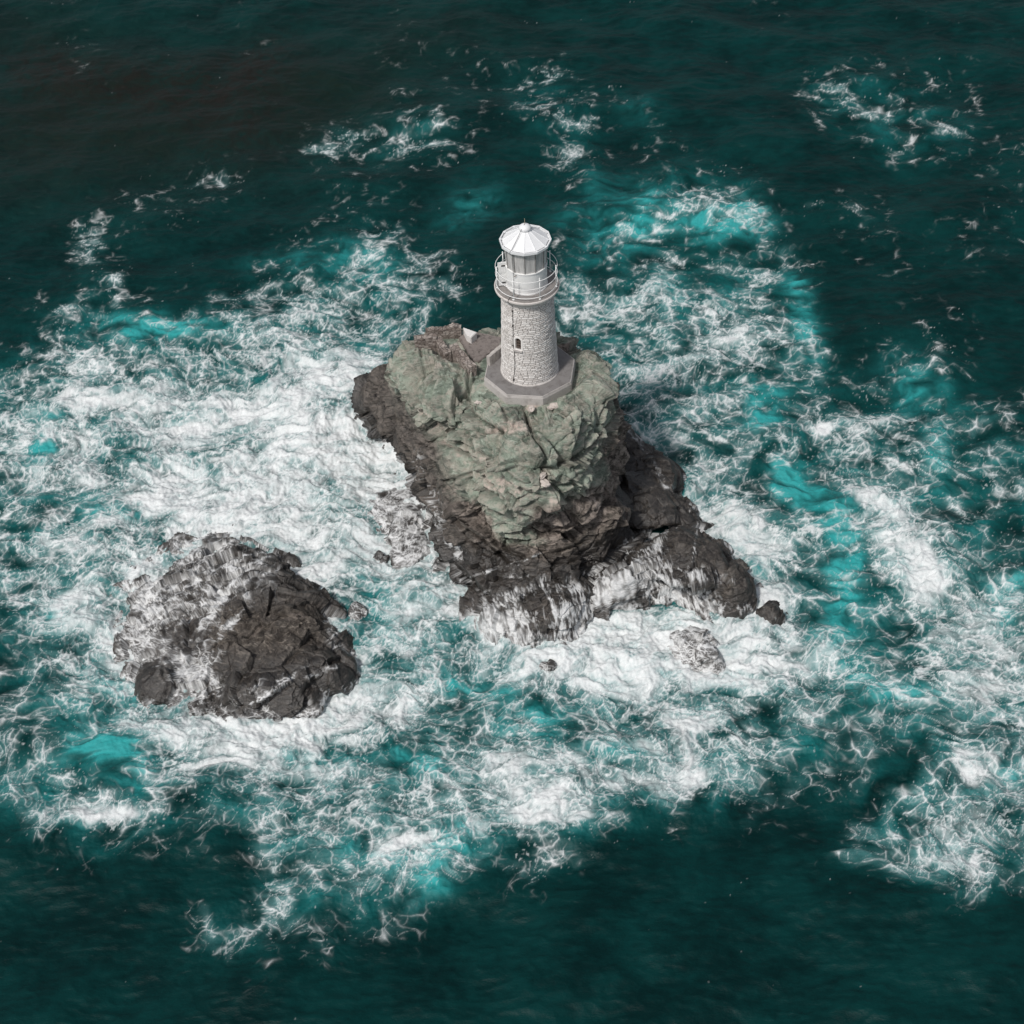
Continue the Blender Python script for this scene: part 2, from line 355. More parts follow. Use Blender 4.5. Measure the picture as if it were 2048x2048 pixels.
def sea_fields(X, Y):
    """X, Y: points of the sea surface (1-d).  foam 0-1, milk 0-1, teal, brown, green, dense"""
    P = np.stack([X, Y, np.zeros_like(X)], 1)
    px, py, _ = w2px(P)
    D0, DB, T, B, G = [_bil(m, px, py) for m in _maps()]
    far = np.maximum(np.maximum(-px, px-2048), np.maximum(-py, py-2048)); keep = sstep(520, 160, far); D0 = D0*keep; DB = DB*keep; T = T*keep
    AX, AY = _advect(X, Y)
    D0 = D0*(1-.15*sstep(1130, 1230, px)*sstep(1120, 980, py))
    D0 = D0*(1-.30*sstep(560, 330, py))
    D0 = D0*(.86+.24*pn2(AX/5.5, AY/4.0, 33))
    D = np.clip(D0+.24*pn2(AX/2.6, AY/2.2, 30)*sstep(.03, .2, D0)+.13*pn2(AX/.9, AY/.9, 31)*sstep(.03, .2, D0), 0, 1.1)
    u, line, fine, fluff, qx, qy = lace_field(X, Y, AX, AY)
    foam, e = lace_foam(D, u, line, fine)
    soft = np.clip(.56+.60*pn2(qx/1.5, qy/.8, 160)+.34*pn2(qx/.6, qy/.36, 161)+.18*pn2(qx/.25, qy/.17, 162), 0, 1)
    solid = sstep(.62, .92, D)*sstep(.05, .72, soft)
    foam = np.clip(np.maximum(foam, solid*(.80+.20*fine)), 0, 1)
    spk = pn2(X/.14, Y/.2, 70); msk = pn2(X/4.5, Y/3.0, 71)+.8*pn2(X/1.3, Y/1.0, 72)      # loose flecks
    foam = np.maximum(foam, .45*sstep(.74, 1.0, spk+.32*msk+1.1*np.clip(D, 0, .3)-.25))
    milk = np.clip(sstep(.25, .95, D)*(.25+.75*fluff)+.30*sstep(.0, .6, e)*sstep(.08, .5, D)+.25*T*fluff+.38*sstep(.12, .5, D)*np.clip(.5+.9*line[2]+.5*line[3], 0, 1), 0, 1)
    T = T*np.clip(.82+1.0*pn2(qx/1.5, qy/1.0, 65)+.4*pn2(qx/.5, qy/.4, 67), .1, 1.3)+.40*sstep(.06, .5, DB)*np.clip(.6+1.0*pn2(qx/2.2, qy/1.5, 66), 0, 1.4)
    return dict(foam=foam, milk=milk, teal=np.clip(T, 0, 1.3), brown=B, green=G, dense=DB, ax=qx, ay=qy, d=np.clip(D, 0, 1))
# ---------------------------------------------------------------- the sea surface
def sea_material():
    t = NT('sea_water'); P = t.pos()
    foam, milk, teal, brown, green = [t.attr(a) for a in ('foam', 'milk', 'teal', 'brown', 'green')]
    n1 = t.noise(P, .22, 5, .6); n2 = t.noise(t.n('Mapping', Vector=P, Rotation=(0, 0, .25), Scale=(.75, 1.5, 1)).outputs[0], 1.4, 6, .65); n3 = t.noise(P, 7.0, 4, .6); n1b = t.noise(P, .75, 5, .6, 1.5)
    deep = t.mix(t.ramp(t.math('ADD', t.math('MULTIPLY', n1, .6), t.math('MULTIPLY', n2, .4)), .36, .64), (.0009, .0140, .0142), (.0018, .0320, .0310))
    deep = t.mix(t.math('MULTIPLY', green, t.ramp(n2, .2, .75, .35, 1.0)), deep, (.007, .0165, .0125))
    deep = t.mix(t.math('MULTIPLY', brown, t.ramp(n1b, .3, .65, .25, 1.15)), deep, (.0125, .0120, .0100))
    tl = t.math('MULTIPLY', t.math('MULTIPLY', teal, 1.12), t.ramp(n1b, .2, .75, .65, 1.0), True)
    c = t.mix(tl, deep, t.mix(tl, (.004, .105, .104), (.030, .325, .325)))
    mc = t.mix(t.ramp(t.attr('dens'), .55, 1.0), (.085, .30, .305), (.42, .555, .56))
    c = t.mix(t.math('MULTIPLY', milk, t.ramp(n3, .2, .7, .50, .74)), c, mc)
    grain = t.ramp(t.noise(P, 17.0, 3, .7), .3, .7, .78, 1.0)
    f = t.math('MULTIPLY', foam, grain, True)
    c = t.mix(f, c, (.80, .81, .81))
    h = t.math('ADD', t.math('MULTIPLY', n2, .5), t.math('MULTIPLY', n3, .12))
    h = t.math('ADD', h, t.math('MULTIPLY', f, .10))
    t.out(Base_Color=c, Roughness=t.ramp(f, 0, .5, .42, .8), IOR=1.333, Specular_IOR_Level=t.ramp(f, 0, .6, .15, .1), Normal=t.bump(h, .65, .2))
    return t.m
def wave_height(X, Y, F):
    h = .42*pn2(X/9.0, Y/6.5, 80)+.26*pn2(X/3.6, Y/2.4, 81)+.05*pn2(X/1.3, Y/.9, 82)
    rip = 1-np.abs(pn2(X/1.7+.4*pn2(X/.9, Y/.9, 85), Y/.75, 83))*2
    h = h+.040*rip*(1-.5*F['dense'])+.016*pn2(X/.5, Y/.3, 84)
    d = F['dense']
    h = h+d*(.15*pn2(F['ax']/2.0, F['ay']/1.5, 89)+.17*pn2(F['ax']/.9, F['ay']/.7, 86)+.08*pn2(F['ax']/.36, F['ay']/.3, 87)+.05*pn2(X/.16, Y/.16, 88))+.06*F['foam']*(.4+.6*d)
    return h+.14*np.clip(F['teal'], 0, 1)
def build_sea(rows=1300, cols=1750):
    dep = np.linspace(rad(62.5), rad(25.0), rows)
    Yr = CAM[1]+CAM[2]/np.tan(dep); slant = CAM[2]/np.sin(dep)
    s = np.linspace(-1, 1, cols)
    Yr = np.concatenate([[-3000, -400, -80], Yr, [140, 300, 900, 6000]])
    slant = np.concatenate([[slant[0]]*3, slant, [slant[-1]*1.1, slant[-1]*2, slant[-1]*6, slant[-1]*30]])
    X = CAM[0]+np.outer(slant*math.tan(rad(25.0)), s)
    ext = [40, 250, 3000]
    X = np.concatenate([np.stack([X[:, 0]-e for e in ext[::-1]], 1), X, np.stack([X[:, -1]+e for e in ext], 1)], 1)
    Y = np.repeat(Yr[:, None], X.shape[1], 1)
    x, y = X.ravel(), Y.ravel()
    F = sea_fields(x, y)
    z = wave_height(x, y, F)
    P = np.stack([x, y, z], 1).reshape(X.shape+(3,))
    me = grid_mesh('sea', P, attrs={**{k: F[k] for k in ('foam', 'milk', 'teal', 'brown', 'green')}, 'dens': F['d']})
    o = link('sea', me, sea_material()); tag(o, 'dark teal sea streaked with white foam around the rocks', None, kind='structure')
    return o
build_sea()
# ---------------------------------------------------------------- rocks
def paint_px(P, blobs):
    "sum of soft spots anchored where the given points of the photograph lie on the surface"
    x, y, _ = w2px(P); A = np.zeros(len(P))
    for (bx, by, a, b, ang, k) in blobs:
        c, s = math.cos(rad(ang)), math.sin(rad(ang)); dx, dy = x-bx, y-by
        A += k*np.exp(-.7*(((dx*c+dy*s)/a)**2+((-dx*s+dy*c)/b)**2)**1.3)
    return A
def _gs(A, s, ax, wrap=False):
    k = np.arange(-int(3*s)-1, int(3*s)+2); g = np.exp(-.5*(k/s)**2); g /= g.sum(); m = len(k)//2
    pad = [(0, 0)]*A.ndim; pad[ax] = (m, m)
    B = np.pad(A, pad, mode='wrap' if wrap else 'edge'); n = A.shape[ax]
    return sum(g[i]*np.take(B, np.arange(i, i+n), axis=ax) for i in range(len(k)))
def loft(levels, c0, c1, top, nt=720, nv=300, sm_t=6, sm_v=5):
    """levels: [(z, points)] bottom to top, a point is (px, py) in the frame at that height or ('w', X, Y); c0, c1: axis at the bottom and top level;
    top: height of the middle of the cap.  Returns a (nv, nt, 3) grid"""
    th = np.linspace(0, 2*np.pi, nt, endpoint=False); z0, z1 = levels[0][0], levels[-1][0]; R = []; Z = []; C = []
    for z, pts in levels:
        f = (z-z0)/(z1-z0); c = np.array(c0)*(1-f)+np.array(c1)*f
        W = np.array([(p[1], p[2]) if p[0] == 'w' else px2w(p[0], p[1], z)[:2] for p in pts])-c
        a = np.arctan2(W[:, 1], W[:, 0]); r = np.hypot(W[:, 0], W[:, 1]); o = np.argsort(a); a, r = a[o], r[o]
        rr = np.interp(th, np.concatenate([a-2*np.pi, a, a+2*np.pi]), np.concatenate([r, r, r]))
        R.append(rr); Z.append(z); C.append(c)
    for k, (f, g) in enumerate(((.75, .45), (.5, .75), (.25, .93), (.004, 1.0))):
        R.append(R[len(levels)-1]*f); Z.append(z1+(top-z1)*g); C.append(C[len(levels)-1])
    R = np.array(R); Z = np.array(Z); C = np.array(C)
    step = np.hypot(np.abs(np.diff(R, axis=0)).mean(1), np.diff(Z)); s = np.concatenate([[0], np.cumsum(step)]); q = np.linspace(0, s[-1], nv)
    def ip(A): return np.stack([np.interp(q, s, A[:, k]) for k in range(A.shape[1])], 1)
    Rv = _gs(_gs(ip(R), sm_v, 0), sm_t, 1, True); Zv = np.interp(q, s, Z); Cv = ip(C)
    Zv = _gs(Zv[:, None], sm_v, 0)[:, 0]; Rv[-1] = R[-1].min()
    return np.stack([Cv[:, :1]+Rv*np.cos(th), Cv[:, 1:]+Rv*np.sin(th), np.repeat(Zv[:, None], nt, 1)], -1)
def grid_normals(P):
    du = np.roll(P, -1, 1)-np.roll(P, 1, 1); dv = np.gradient(P, axis=0)
    N = np.cross(du, dv); return N/np.maximum(np.linalg.norm(N, axis=2, keepdims=True), 1e-9)
def on_surface(P, px, py):
    "point of the lofted surface seen at a pixel"
    Q = P.reshape(-1, 3); x, y, w = w2px(Q); d = np.hypot(x-px, y-py); near = np.nonzero(d < 9)[0]
    if len(near) == 0: return Q[np.argmin(d)]
    return Q[near[np.argmin(w[near])]]
def bulges(Q, feats):
    "rounded blocks meeting in creases: feats = [(point, radius, height)]"
    D = np.stack([np.linalg.norm(Q-f[0], axis=1)/f[1] for f in feats], 1); o = np.argsort(D, axis=1)[:, :2]
    q1 = np.take_along_axis(D, o[:, :1], 1)[:, 0]; q2 = np.take_along_axis(D, o[:, 1:2], 1)[:, 0]
    amp = np.array([f[2] for f in feats])[o[:, 0]]
    near = sstep(1.9, 1.2, q1)
    return amp*np.sqrt(np.clip(1-(q1/1.35)**2, 0, 1))*near, np.exp(-((q2-q1)/.05)**2)*near
BED = np.array([.22, -.42, .88]); BED2 = np.array([-.55, -.35, .76])
def crack_field(P, lines, wob):
    "distance field of joints that run through the given points of the frame: (width m, depth m, points)"
    Q = P.reshape(-1, 3)+wob; d = np.zeros(len(Q)); c = np.zeros(len(Q))
    for w, dep, pts in lines:
        V = [on_surface(P, *p) for p in pts]; best = np.full(len(Q), 9.0)
        for a, b in zip(V[:-1], V[1:]):
            ab = b-a; t = np.clip((Q-a)@ab/(ab@ab), 0, 1); best = np.minimum(best, np.linalg.norm(Q-a-t[:, None]*ab, axis=1))
        k = np.exp(-(best/w)**2); d = d-dep*k; c = np.maximum(c, k)
    return d, c
def rock_relief(P, feats=None, amp=1.0, seed=0, quiet=None, block=.9, lines=None):
    "weathered, bedded relief pushed out along the normals; returns new grid and the crease field"
    N = grid_normals(P); Q = P.reshape(-1, 3); n = N.reshape(-1, 3)
    d = .20*fbm3(Q, 3.2, 3, seed+1)
    crease = np.zeros(len(Q)); wob = np.stack([pn3(Q, 1.1, seed+60), pn3(Q, 1.1, seed+61), pn3(Q, 1.1, seed+62)], 1); wf = np.stack([pn3(Q, .4, seed+63), pn3(Q, .4, seed+64), pn3(Q, .4, seed+65)], 1)
    if feats:
        b, crease = bulges(Q+.18*wob+.05*wf, feats); crease = crease*sstep(-.25, .35, pn3(Q, 1.4, seed+66))
        d = d+b-.06*crease
    S = Q+.05*wob+.015*wf; S = S+np.outer(S@BED, BED)*1.3
    d = d+.50*cell_tilt(S, 1.7, seed+2)+.50*cell_tilt(S, .75, seed+3)*(.7+.7*pn3(Q, 2.2, seed+5))+.24*cell_tilt(S, .28, seed+4)*(.25+1.2*np.clip(pn3(Q, 1.9, seed+7)+.1, 0, 1))+.07*cell_tilt(S, .13, seed+6)
    if lines:
        dl, cl = crack_field(P, lines, .08*wob+.05*wf); d = d+dl; crease = np.maximum(crease*.6, cl)
    w = .22*pn3(Q, 2.6, seed+10)+.06*pn3(Q, .7, seed+11)
    for (bed, sp, a) in ((BED, .70, .075), (BED, .27, .030), (BED2, .95, .05)):
        ph = (Q@bed+w)/sp; fr = ph-np.floor(ph); rows = np.floor(ph)
        sel = sstep(-.15, .35, pn3(Q, 1.8, seed+20+int(sp*100)))
        d = d+a*sel*(sstep(.0, .12, fr)*(1-.55*fr)-.5+.5*np.sin(rows*12.9898))
    d = d+.09*fbm3(Q*np.array([1, 1, 1.3]), block, 3, seed+30, .5, True)
    d = d-.16*sstep(.07, 0, np.abs(pn3(Q+.1*wf, 1.7, seed+40)))*sstep(.0, .25, pn3(Q, 3.0, seed+41))
    d = d+.03*fbm3(Q, .2, 3, seed+50)
    d = d*amp
    if quiet is not None: d = d*quiet.reshape(-1)
    n2 = n+.0
    D2 = d.reshape(P.shape[:2]); lit_edge = sstep(.02, .10, (D2-_gs(_gs(D2, 7, 0), 7, 1, True)).reshape(-1))        # mask of convex edges, brightened in the colour as lit rims
    return (Q+n2*d[:, None]).reshape(P.shape), crease, lit_edge
def run_off(Q, amount, seed, fall=False):
    "white water draining over rock: threads that run downhill, thicker where the amount is high"
    a = np.arctan2(Q[:, 1], Q[:, 0])
    wx = .25*pn3(Q, .8, seed)+.08*pn3(Q, .3, seed+1)
    U = np.stack([Q[:, 0]+wx, Q[:, 1]*.6+wx*.8, Q[:, 2]*.4], 1)
    if fall: U = np.stack([Q[:, 0]+.35*wx+.25*Q[:, 1], Q[:, 1]*.22+.5*wx, Q[:, 2]*.30], 1)*.85     # sheets that fall toward the open pool
    v = .40*(1-np.abs(pn3(U, .38, seed+2))*2.4)+.45*(1-np.abs(pn3(U, .17, seed+3))*2.4)+.40*(1-np.abs(pn3(U, .085, seed+4))*2.4)+.55*pn3(Q, 1.0, seed+5)+.3*pn3(Q, .3, seed+6)
    u = _rank(v); c = np.clip(amount, 0, 1.15)*.95
    return np.clip((u-(1-c))/(.30+.55*c), 0, 1)**1.15*sstep(.02, .08, amount)*.95
def rock_material():
    t = NT('rock'); P = t.pos()
    green, wet, pale, foam, crease, lit_edge = [t.attr(a) for a in ('green', 'wet', 'pale', 'foam', 'crease', 'lit_edge')]
    n1 = t.noise(P, .8, 6, .62, .6); n2 = t.noise(P, 3.2, 7, .68, .8); n3 = t.noise(P, 13.0, 5, .7)
    mp = t.n('Mapping', Vector=P, Rotation=(.45, .25, .3), Scale=(.7, .7, 5.5)).outputs[0]
    band = t.noise(mp, 2.2, 6, .65, 1.2)
    brown = t.mix(t.ramp(n2, .3, .72), (.026, .022, .019), (.110, .094, .080))
    brown = t.mix(t.ramp(band, .50, .66, 0, .75), brown, (.27, .235, .20))
    brown = t.mix(t.ramp(band, .36, .46, .75, 0), brown, (.030, .025, .021))
    grn = t.mix(t.ramp(n1, .3, .7), (.082, .104, .082), (.28, .33, .27))
    grn = t.mix(t.ramp(band, .52, .70, 0, .85), grn, (.42, .47, .40))
    grn = t.mix(t.ramp(band, .36, .45, .7, 0), grn, (.050, .058, .044))
    grn = t.mix(t.ramp(n2, .60, .75, 0, .55), grn, (.155, .155, .125))
    grn = t.mix(t.math('MULTIPLY', lit_edge, t.ramp(n2, .35, .7, .0, .55)), grn, (.38, .41, .34)); brown = t.mix(t.math('MULTIPLY', lit_edge, t.ramp(n2, .35, .7, .0, .5)), brown, (.24, .21, .18))  # bright rims painted along the convex edges
    c = t.mix(green, brown, grn)
    c = t.mix(t.math('MULTIPLY', pale, t.ramp(n2, .35, .6, .3, 1), True), c, (.50, .42, .37))
    c = t.mix(t.math('MULTIPLY', wet, t.ramp(n1, .2, .8, .95, .70)), c, t.mix(t.ramp(n2, .3, .75), (.005, .0047, .0045), (.030, .026, .0235)))
    c = t.mix(t.math('MULTIPLY', crease, .45), c, (.04, .035, .028))  # shade painted into the creases and cracks
    c = t.mix(t.ramp(n3, .56, .74, 0, .35), c, (.02, .018, .016))
    c = t.mix(t.math('MULTIPLY', t.ramp(n3, .26, .38, .22, 0), t.math('SUBTRACT', 1.0, wet)), c, (.45, .42, .38))
    fm = t.math('MULTIPLY', foam, t.ramp(n3, .25, .7, 1.0, .75), True)
    c = t.mix(fm, c, (.78, .79, .79))
    h = t.math('ADD', t.math('MULTIPLY', n2, .6), t.math('MULTIPLY', n3, .35)); h = t.math('ADD', h, t.math('MULTIPLY', band, .5)); h = t.math('ADD', h, t.math('MULTIPLY', foam, .12))
    rough = t.math('SUBTRACT', t.ramp(n3, .2, .8, .72, .95), t.math('MULTIPLY', wet, .46))
    return t.out(Base_Color=c, Roughness=rough, Specular_IOR_Level=t.math('ADD', .2, t.math('MULTIPLY', wet, .5)), Normal=t.bump(h, .75, .10))
ROCK = rock_material()
def rock_mesh(name, P, crease, green, wet, pale, foam, lit_edge):
    return grid_mesh(name, P, wrap=True, attrs=dict(green=np.clip(green, 0, 1), wet=np.clip(wet, 0, 1), pale=np.clip(pale, 0, 1), foam=np.clip(foam, 0, 1), crease=crease, lit_edge=lit_edge))
W = lambda x, y: ('w', x, y)
# ---- the tall stack
STACK = [
 (-1.6, [(660, 830), (720, 880), (790, 930), (800, 1020), (835, 1080), (840, 1170), (880, 1240), (950, 1290), (1060, 1310), (1180, 1290), (1260, 1220), (1300, 1150), (1290, 1090), (1245, 1000), W(5.6, 4.5), W(5.5, 8), W(0, 10), W(-5, 12), W(-11, 12.5)]),
 (0.0, [(690, 800), (735, 835), (800, 865), (830, 950), (868, 1015), (872, 1100), (900, 1155), (950, 1200), (1060, 1215), (1160, 1190), (1245, 1137), (1300, 1085), (1292, 1030), (1255, 945), W(5.6, 4), W(4, 6.5), W(0, 8.4), W(-5, 10.3), W(-9.8, 10.6)]),
 (.12, [(694, 797), (740, 836), (803, 868), (834, 952), (872, 1016), (878, 1098), (905, 1150), (957, 1192), (1060, 1205), (1157, 1182), (1243, 1128), (1297, 1080), (1288, 1022), (1250, 940), W(5.4, 3.9), W(3.9, 6.3), W(0, 8.2), W(-5, 10), W(-9.6, 10.2)]),
 (.24, [(700, 795), (746, 837), (808, 872), (838, 954), (876, 1017), (884, 1094), (911, 1143), (966, 1182), (1060, 1194), (1154, 1172), (1240, 1122), (1300, 1078), (1286, 1020), (1246, 932), W(5.0, 3.7), W(3.7, 6.1), W(0, 7.9), W(-5, 9.7), W(-9.4, 9.8)]),
 (1.1, [(712, 792), (755, 838), (815, 880), (848, 960), (884, 1020), (896, 1085), (925, 1130), (985, 1160), (1060, 1168), (1150, 1148), (1218, 1108), (1252, 1066), (1230, 1002), (1214, 935), W(4.6, 3.5), W(3.4, 5.8), W(0, 7.4), W(-5, 9), W(-9.0, 9.0)]),
 (2.4, [(738, 784), (786, 842), (828, 898), (862, 975), (890, 1030), (935, 1078), (1040, 1092), (1130, 1080), (1195, 1048), (1222, 1005), (1217, 945), W(4.4, 3), W(3.0, 5.2), W(0, 6.4), W(-4.5, 7.5), W(-8.0, 7.0)]),
 (3.4, [(754, 776), (796, 828), (838, 888), (868, 945), (905, 998), (955, 1036), (1040, 1046), (1112, 1040), (1180, 1015), (1210, 968), (1214, 905), W(4.1, 2.6), W(2.7, 4.8), W(0, 5.8), W(-4.2, 6.8), W(-7.7, 5.9)]),
 (4.4, [(766, 770), (802, 824), (840, 878), (870, 932), (908, 978), (962, 1008), (1040, 1022), (1108, 1016), (1172, 984), (1212, 940), (1220, 890), W(4.0, 2.4), W(2.6, 4.6), W(0, 5.4), W(-4, 6.3), W(-7.4, 5.2)]),
 (5.2, [(776, 764), (806, 812), (844, 862), (882, 908), (922, 955), (978, 992), (1052, 1012), (1106, 1004), (1168, 968), (1208, 922), (1218, 872), W(3.95, 2.1), W(2.5, 4.3), W(0, 5.0), W(-4, 5.8), W(-7.1, 4.5)]),
 (6.1, [(784, 758), (806, 800), (846, 845), (890, 885), (930, 932), (990, 968), (1060, 992), (1104, 984), (1162, 950), (1203, 902), (1215, 850), W(3.9, 1.8), W(2.4, 4.0), W(0, 4.6), W(-4, 5.2), W(-6.9, 3.9)]),
 (7.7, [(800, 738), (812, 776), (850, 814), (930, 838), (965, 880), (1010, 920), (1064, 946), (1092, 938), (1150, 908), (1195, 862), (1208, 805), (1207, 770), W(3.3, 1.9), W(2.0, 3.3), W(0, 3.9), W(-3.6, 4.5), W(-6.2, 3.5)]),
 (8.7, [(818, 712), (832, 745), (870, 792), (938, 806), (985, 838), (1040, 862), (1105, 860), (1160, 820), (1190, 770), (1188, 732), (1155, 700), (1118, 688), (1060, 682), (1003, 674), (925, 654), (860, 657), (826, 668)]),
]
FEATS = [ # (px, py, radius m, height m)
 (858, 762, 1.9, .9), (825, 705, 1.0, .3), (958, 800, 1.3, .25), (905, 700, 1.0, .15), (1020, 888, 1.35, .85), (1130, 858, 1.6, .85), (1178, 765, 1.5, .5), (1000, 845, .9, .3), (1075, 835, .9, .2),
 (905, 925, 1.1, .75), (832, 815, 1.2, .3), (842, 878, 1.1, .3), (852, 946, 1.0, .35), (880, 860, .9, .25), (1030, 965, .9, .35), (1150, 955, 1.1, .65), (1095, 965, .7, .3), (913, 993, .9, .6), (1018, 1024, 1.2, .4), (1128, 1000, 1.2, .35),
 (1190, 1050, 1.5, .45), (1055, 1080, 1.3, .35), (925, 1060, 1.1, .35), (955, 1130, 1.3, .3), (1110, 1115, 1.5, .35), (1010, 1150, 1.1, .3), (1185, 900, 1.0, .4), (730, 790, 1.5, .4), (770, 800, 1.3, .35), (968, 940, .8, .3), (1210, 985, .8, .3)]
GREENS = [(860, 760, 80, 75, 0, 1), (960, 780, 70, 70, 0, 1), (1020, 880, 90, 75, 0, 1.1), (1130, 840, 90, 100, 0, 1.1), (1180, 750, 45, 60, 0, .9), (920, 920, 55, 60, 0, .75), (890, 970, 60, 25, 15, .6), (1160, 960, 60, 40, 0, .6), (1085, 990, 60, 25, 0, .4),
 (1010, 1010, 38, 55, -20, .9), (1040, 1075, 70, 30, 10, .55), (985, 985, 30, 30, 0, .5), (1150, 1060, 60, 35, 0, .3), (850, 720, 50, 30, 0, .5), (880, 850, 60, 30, 35, .7), (1060, 960, 50, 30, 0, .5)]
PALES = [(1015, 856, 34, 9, -12, 1.3), (1045, 852, 16, 8, 0, 1.2), (1062, 815, 18, 6, -18, 1.0), (870, 715, 34, 22, 0, .6), (990, 960, 40, 8, 22, .9), (960, 915, 30, 8, 30, .6), (1088, 965, 11, 20, 0, 1.2), (990, 972, 24, 7, 0, 1.0), (1190, 1000, 16, 20, 0, .7), (1060, 990, 70, 9, 18, .5),
 (890, 880, 60, 4, 48, .7), (850, 830, 50, 4, 38, .7), (1020, 1000, 50, 5, 40, .5), (1140, 1005, 70, 12, -8, .35), (925, 1020, 30, 12, 10, .5), (905, 985, 20, 20, 0, .5)]
CRACKS = [
 (.09, .55, [(1040, 797), (1056, 830), (1068, 870), (1082, 905), (1096, 940), (1092, 968)]), (.10, .45, [(950, 690), (941, 740), (936, 780), (928, 815), (938, 832)]), (.06, .2, [(846, 700), (850, 760), (848, 806)]),
 (.07, .3, [(804, 748), (824, 784), (860, 822), (905, 882), (950, 930), (988, 968)]), (.07, .3, [(880, 852), (900, 890), (935, 915), (952, 940)]), (.06, .25, [(936, 836), (985, 852), (1012, 870)]),
 (.08, .35, [(1096, 940), (1140, 925), (1180, 900), (1202, 868)]), (.13, .45, [(945, 962), (990, 984), (1060, 1000), (1120, 1008), (1190, 985)]), (.08, .3, [(980, 1000), (985, 1060), (1010, 1100)]), (.08, .3, [(985, 1088), (1060, 1112), (1150, 1096), (1220, 1060)]),
 (.07, .3, [(1188, 760), (1198, 830), (1194, 900)]), (.06, .25, [(960, 780), (1000, 815), (1020, 850)]), (.07, .3, [(870, 935), (905, 955), (940, 945)]), (.06, .25, [(1105, 812), (1130, 840), (1175, 850)]), (.06, .25, [(1100, 960), (1130, 990), (1150, 1040)]),
 (.07, .3, [(905, 1010), (930, 1050), (960, 1080), (1010, 1120)])]
RUN = [(1010, 1175, 34, 14, -20, .9), (1060, 1160, 24, 10, 15, .8), (900, 1085, 26, 9, 15, .7), (920, 1110, 14, 9, 0, .6), (985, 1140, 60, 3, -18, .55), (1060, 1118, 40, 2.5, -30, .5), (905, 1185, 26, 12, -30, .6), (960, 1195, 50, 12, -10, .7), (1180, 1160, 70, 16, -20, 1.1), (870, 1020, 14, 40, -15, .6), (838, 930, 10, 30, 0, .4)]
def build_stack():
    P = loft(STACK, (-1.0, 1.5), (-1.0, .2), 8.98, nt=1150, nv=560, sm_t=7, sm_v=6)
    feats = [(on_surface(P, f[0], f[1]), f[2], f[3]) for f in FEATS]
    rr = np.hypot(P[..., 0], P[..., 1]); up = grid_normals(P)[..., 2]
    quiet = 1-.88*np.maximum(sstep(3.0, 2.2, rr), np.clip(paint_px(P.reshape(-1, 3), [(920, 688, 80, 44, 20, 1.6)]), 0, 1).reshape(rr.shape))*sstep(8.0, 8.6, P[..., 2])
    G, crease, lit_edge = rock_relief(P, feats, 1.0, 3, quiet, lines=CRACKS)
    Q = G.reshape(-1, 3); nz = pn3(Q, 1.6, 90); nz2 = pn3(Q, .5, 91)
    gp = paint_px(Q, GREENS); z = Q[:, 2]
    low = paint_px(Q, [(1012, 1018, 36, 58, -18, 1.0), (1045, 1078, 60, 22, 10, .7), (985, 985, 26, 26, 0, .5)])
    green = sstep(.25, .65, gp*np.maximum(sstep(3.6, 5.0, z+.5*nz), np.clip(low, 0, 1))+.28*nz+.14*nz2)
    back = (Q[:, 1] > 2.5)
    green = np.where(back, np.maximum(green, sstep(6, 8, z+nz)*.8), green)
    wet = sstep(3.6, 1.0, z+1.0*nz+.5*nz2+1.3*np.clip(gp, 0, 1)-.4)
    flank = sstep(860, 800, w2px(Q)[0]-(w2px(Q)[1]-800)*.45+14*nz)*sstep(7.6, 6.6, z)
    wet = np.maximum(wet, .55*flank); green = green*(1-.9*flank)
    pale = paint_px(Q, PALES)*sstep(-.35, .25, nz2+.4*pn3(Q, .22, 92))+.5*sstep(.35, .6, fbm3(Q*np.array([1, 1, 2.2]), .9, 3, 94, .6, True))*sstep(1.8, 3.0, z)*(1-wet)*.8
    foam = run_off(Q, paint_px(Q, RUN)+.9*sstep(.75, .1, z+.35*nz+.25*nz2), 120)
    me = rock_mesh('rock_islet', G, crease, green, wet, pale, foam, lit_edge)
    o = link('rock_islet', me, ROCK)
    return tag(o, 'tall green and brown rock islet carrying the white stone lighthouse', 'rock islet')
islet = build_stack()
def low_rock(name, levels, c0, c1, top, run, parent=None, fall=False, nt=560, nv=170, seed=5, feats=None, wet_line=1.2, dry=None, foam_line=.5, amp=.75, foam_k=.9):
    P = loft(levels, c0, c1, top, nt=nt, nv=nv, sm_t=5, sm_v=4)
    fe = [(on_surface(P, f[0], f[1]), f[2], f[3]) for f in feats] if feats else None
    G, crease, lit_edge = rock_relief(P, fe, amp, seed)
    Q = G.reshape(-1, 3); z = Q[:, 2]; nz = pn3(Q, 1.3, seed+90); nz2 = pn3(Q, .4, seed+91)
    wet = np.full(len(Q), .92)
    if dry: wet = wet-paint_px(Q, dry)*(.8+.3*nz2)
    pale = .2*sstep(.4, .6, nz)
    amt = paint_px(Q, run)+foam_k*sstep(foam_line+.3, foam_line-.4, z+.35*nz+.25*nz2)
    AX, AY = _advect(Q[:, 0]+.4*z, Q[:, 1]+1.0*z); u, line, fine, fluff, _, _ = lace_field(Q[:, 0]+.4*z, Q[:, 1]+1.0*z, AX, AY)
    flat = 0 if fall else sstep(.45, .8, np.abs(grid_normals(_gs(_gs(G, 3, 0), 3, 1, True))[..., 2].reshape(-1)))
    foam = flat*np.clip(lace_foam(np.clip(amt+.25*nz2*sstep(.05, .3, amt), 0, 1), u, line, fine)[0]*1.25, 0, 1)+(1-flat)*run_off(Q, amt, seed+120, fall)
    return link(name, rock_mesh(name, G, crease, np.zeros(len(Q)), wet, pale, foam, lit_edge), ROCK, parent)
def ctr(px, py, z=0.0): return tuple(px2w(px, py, z)[:2])
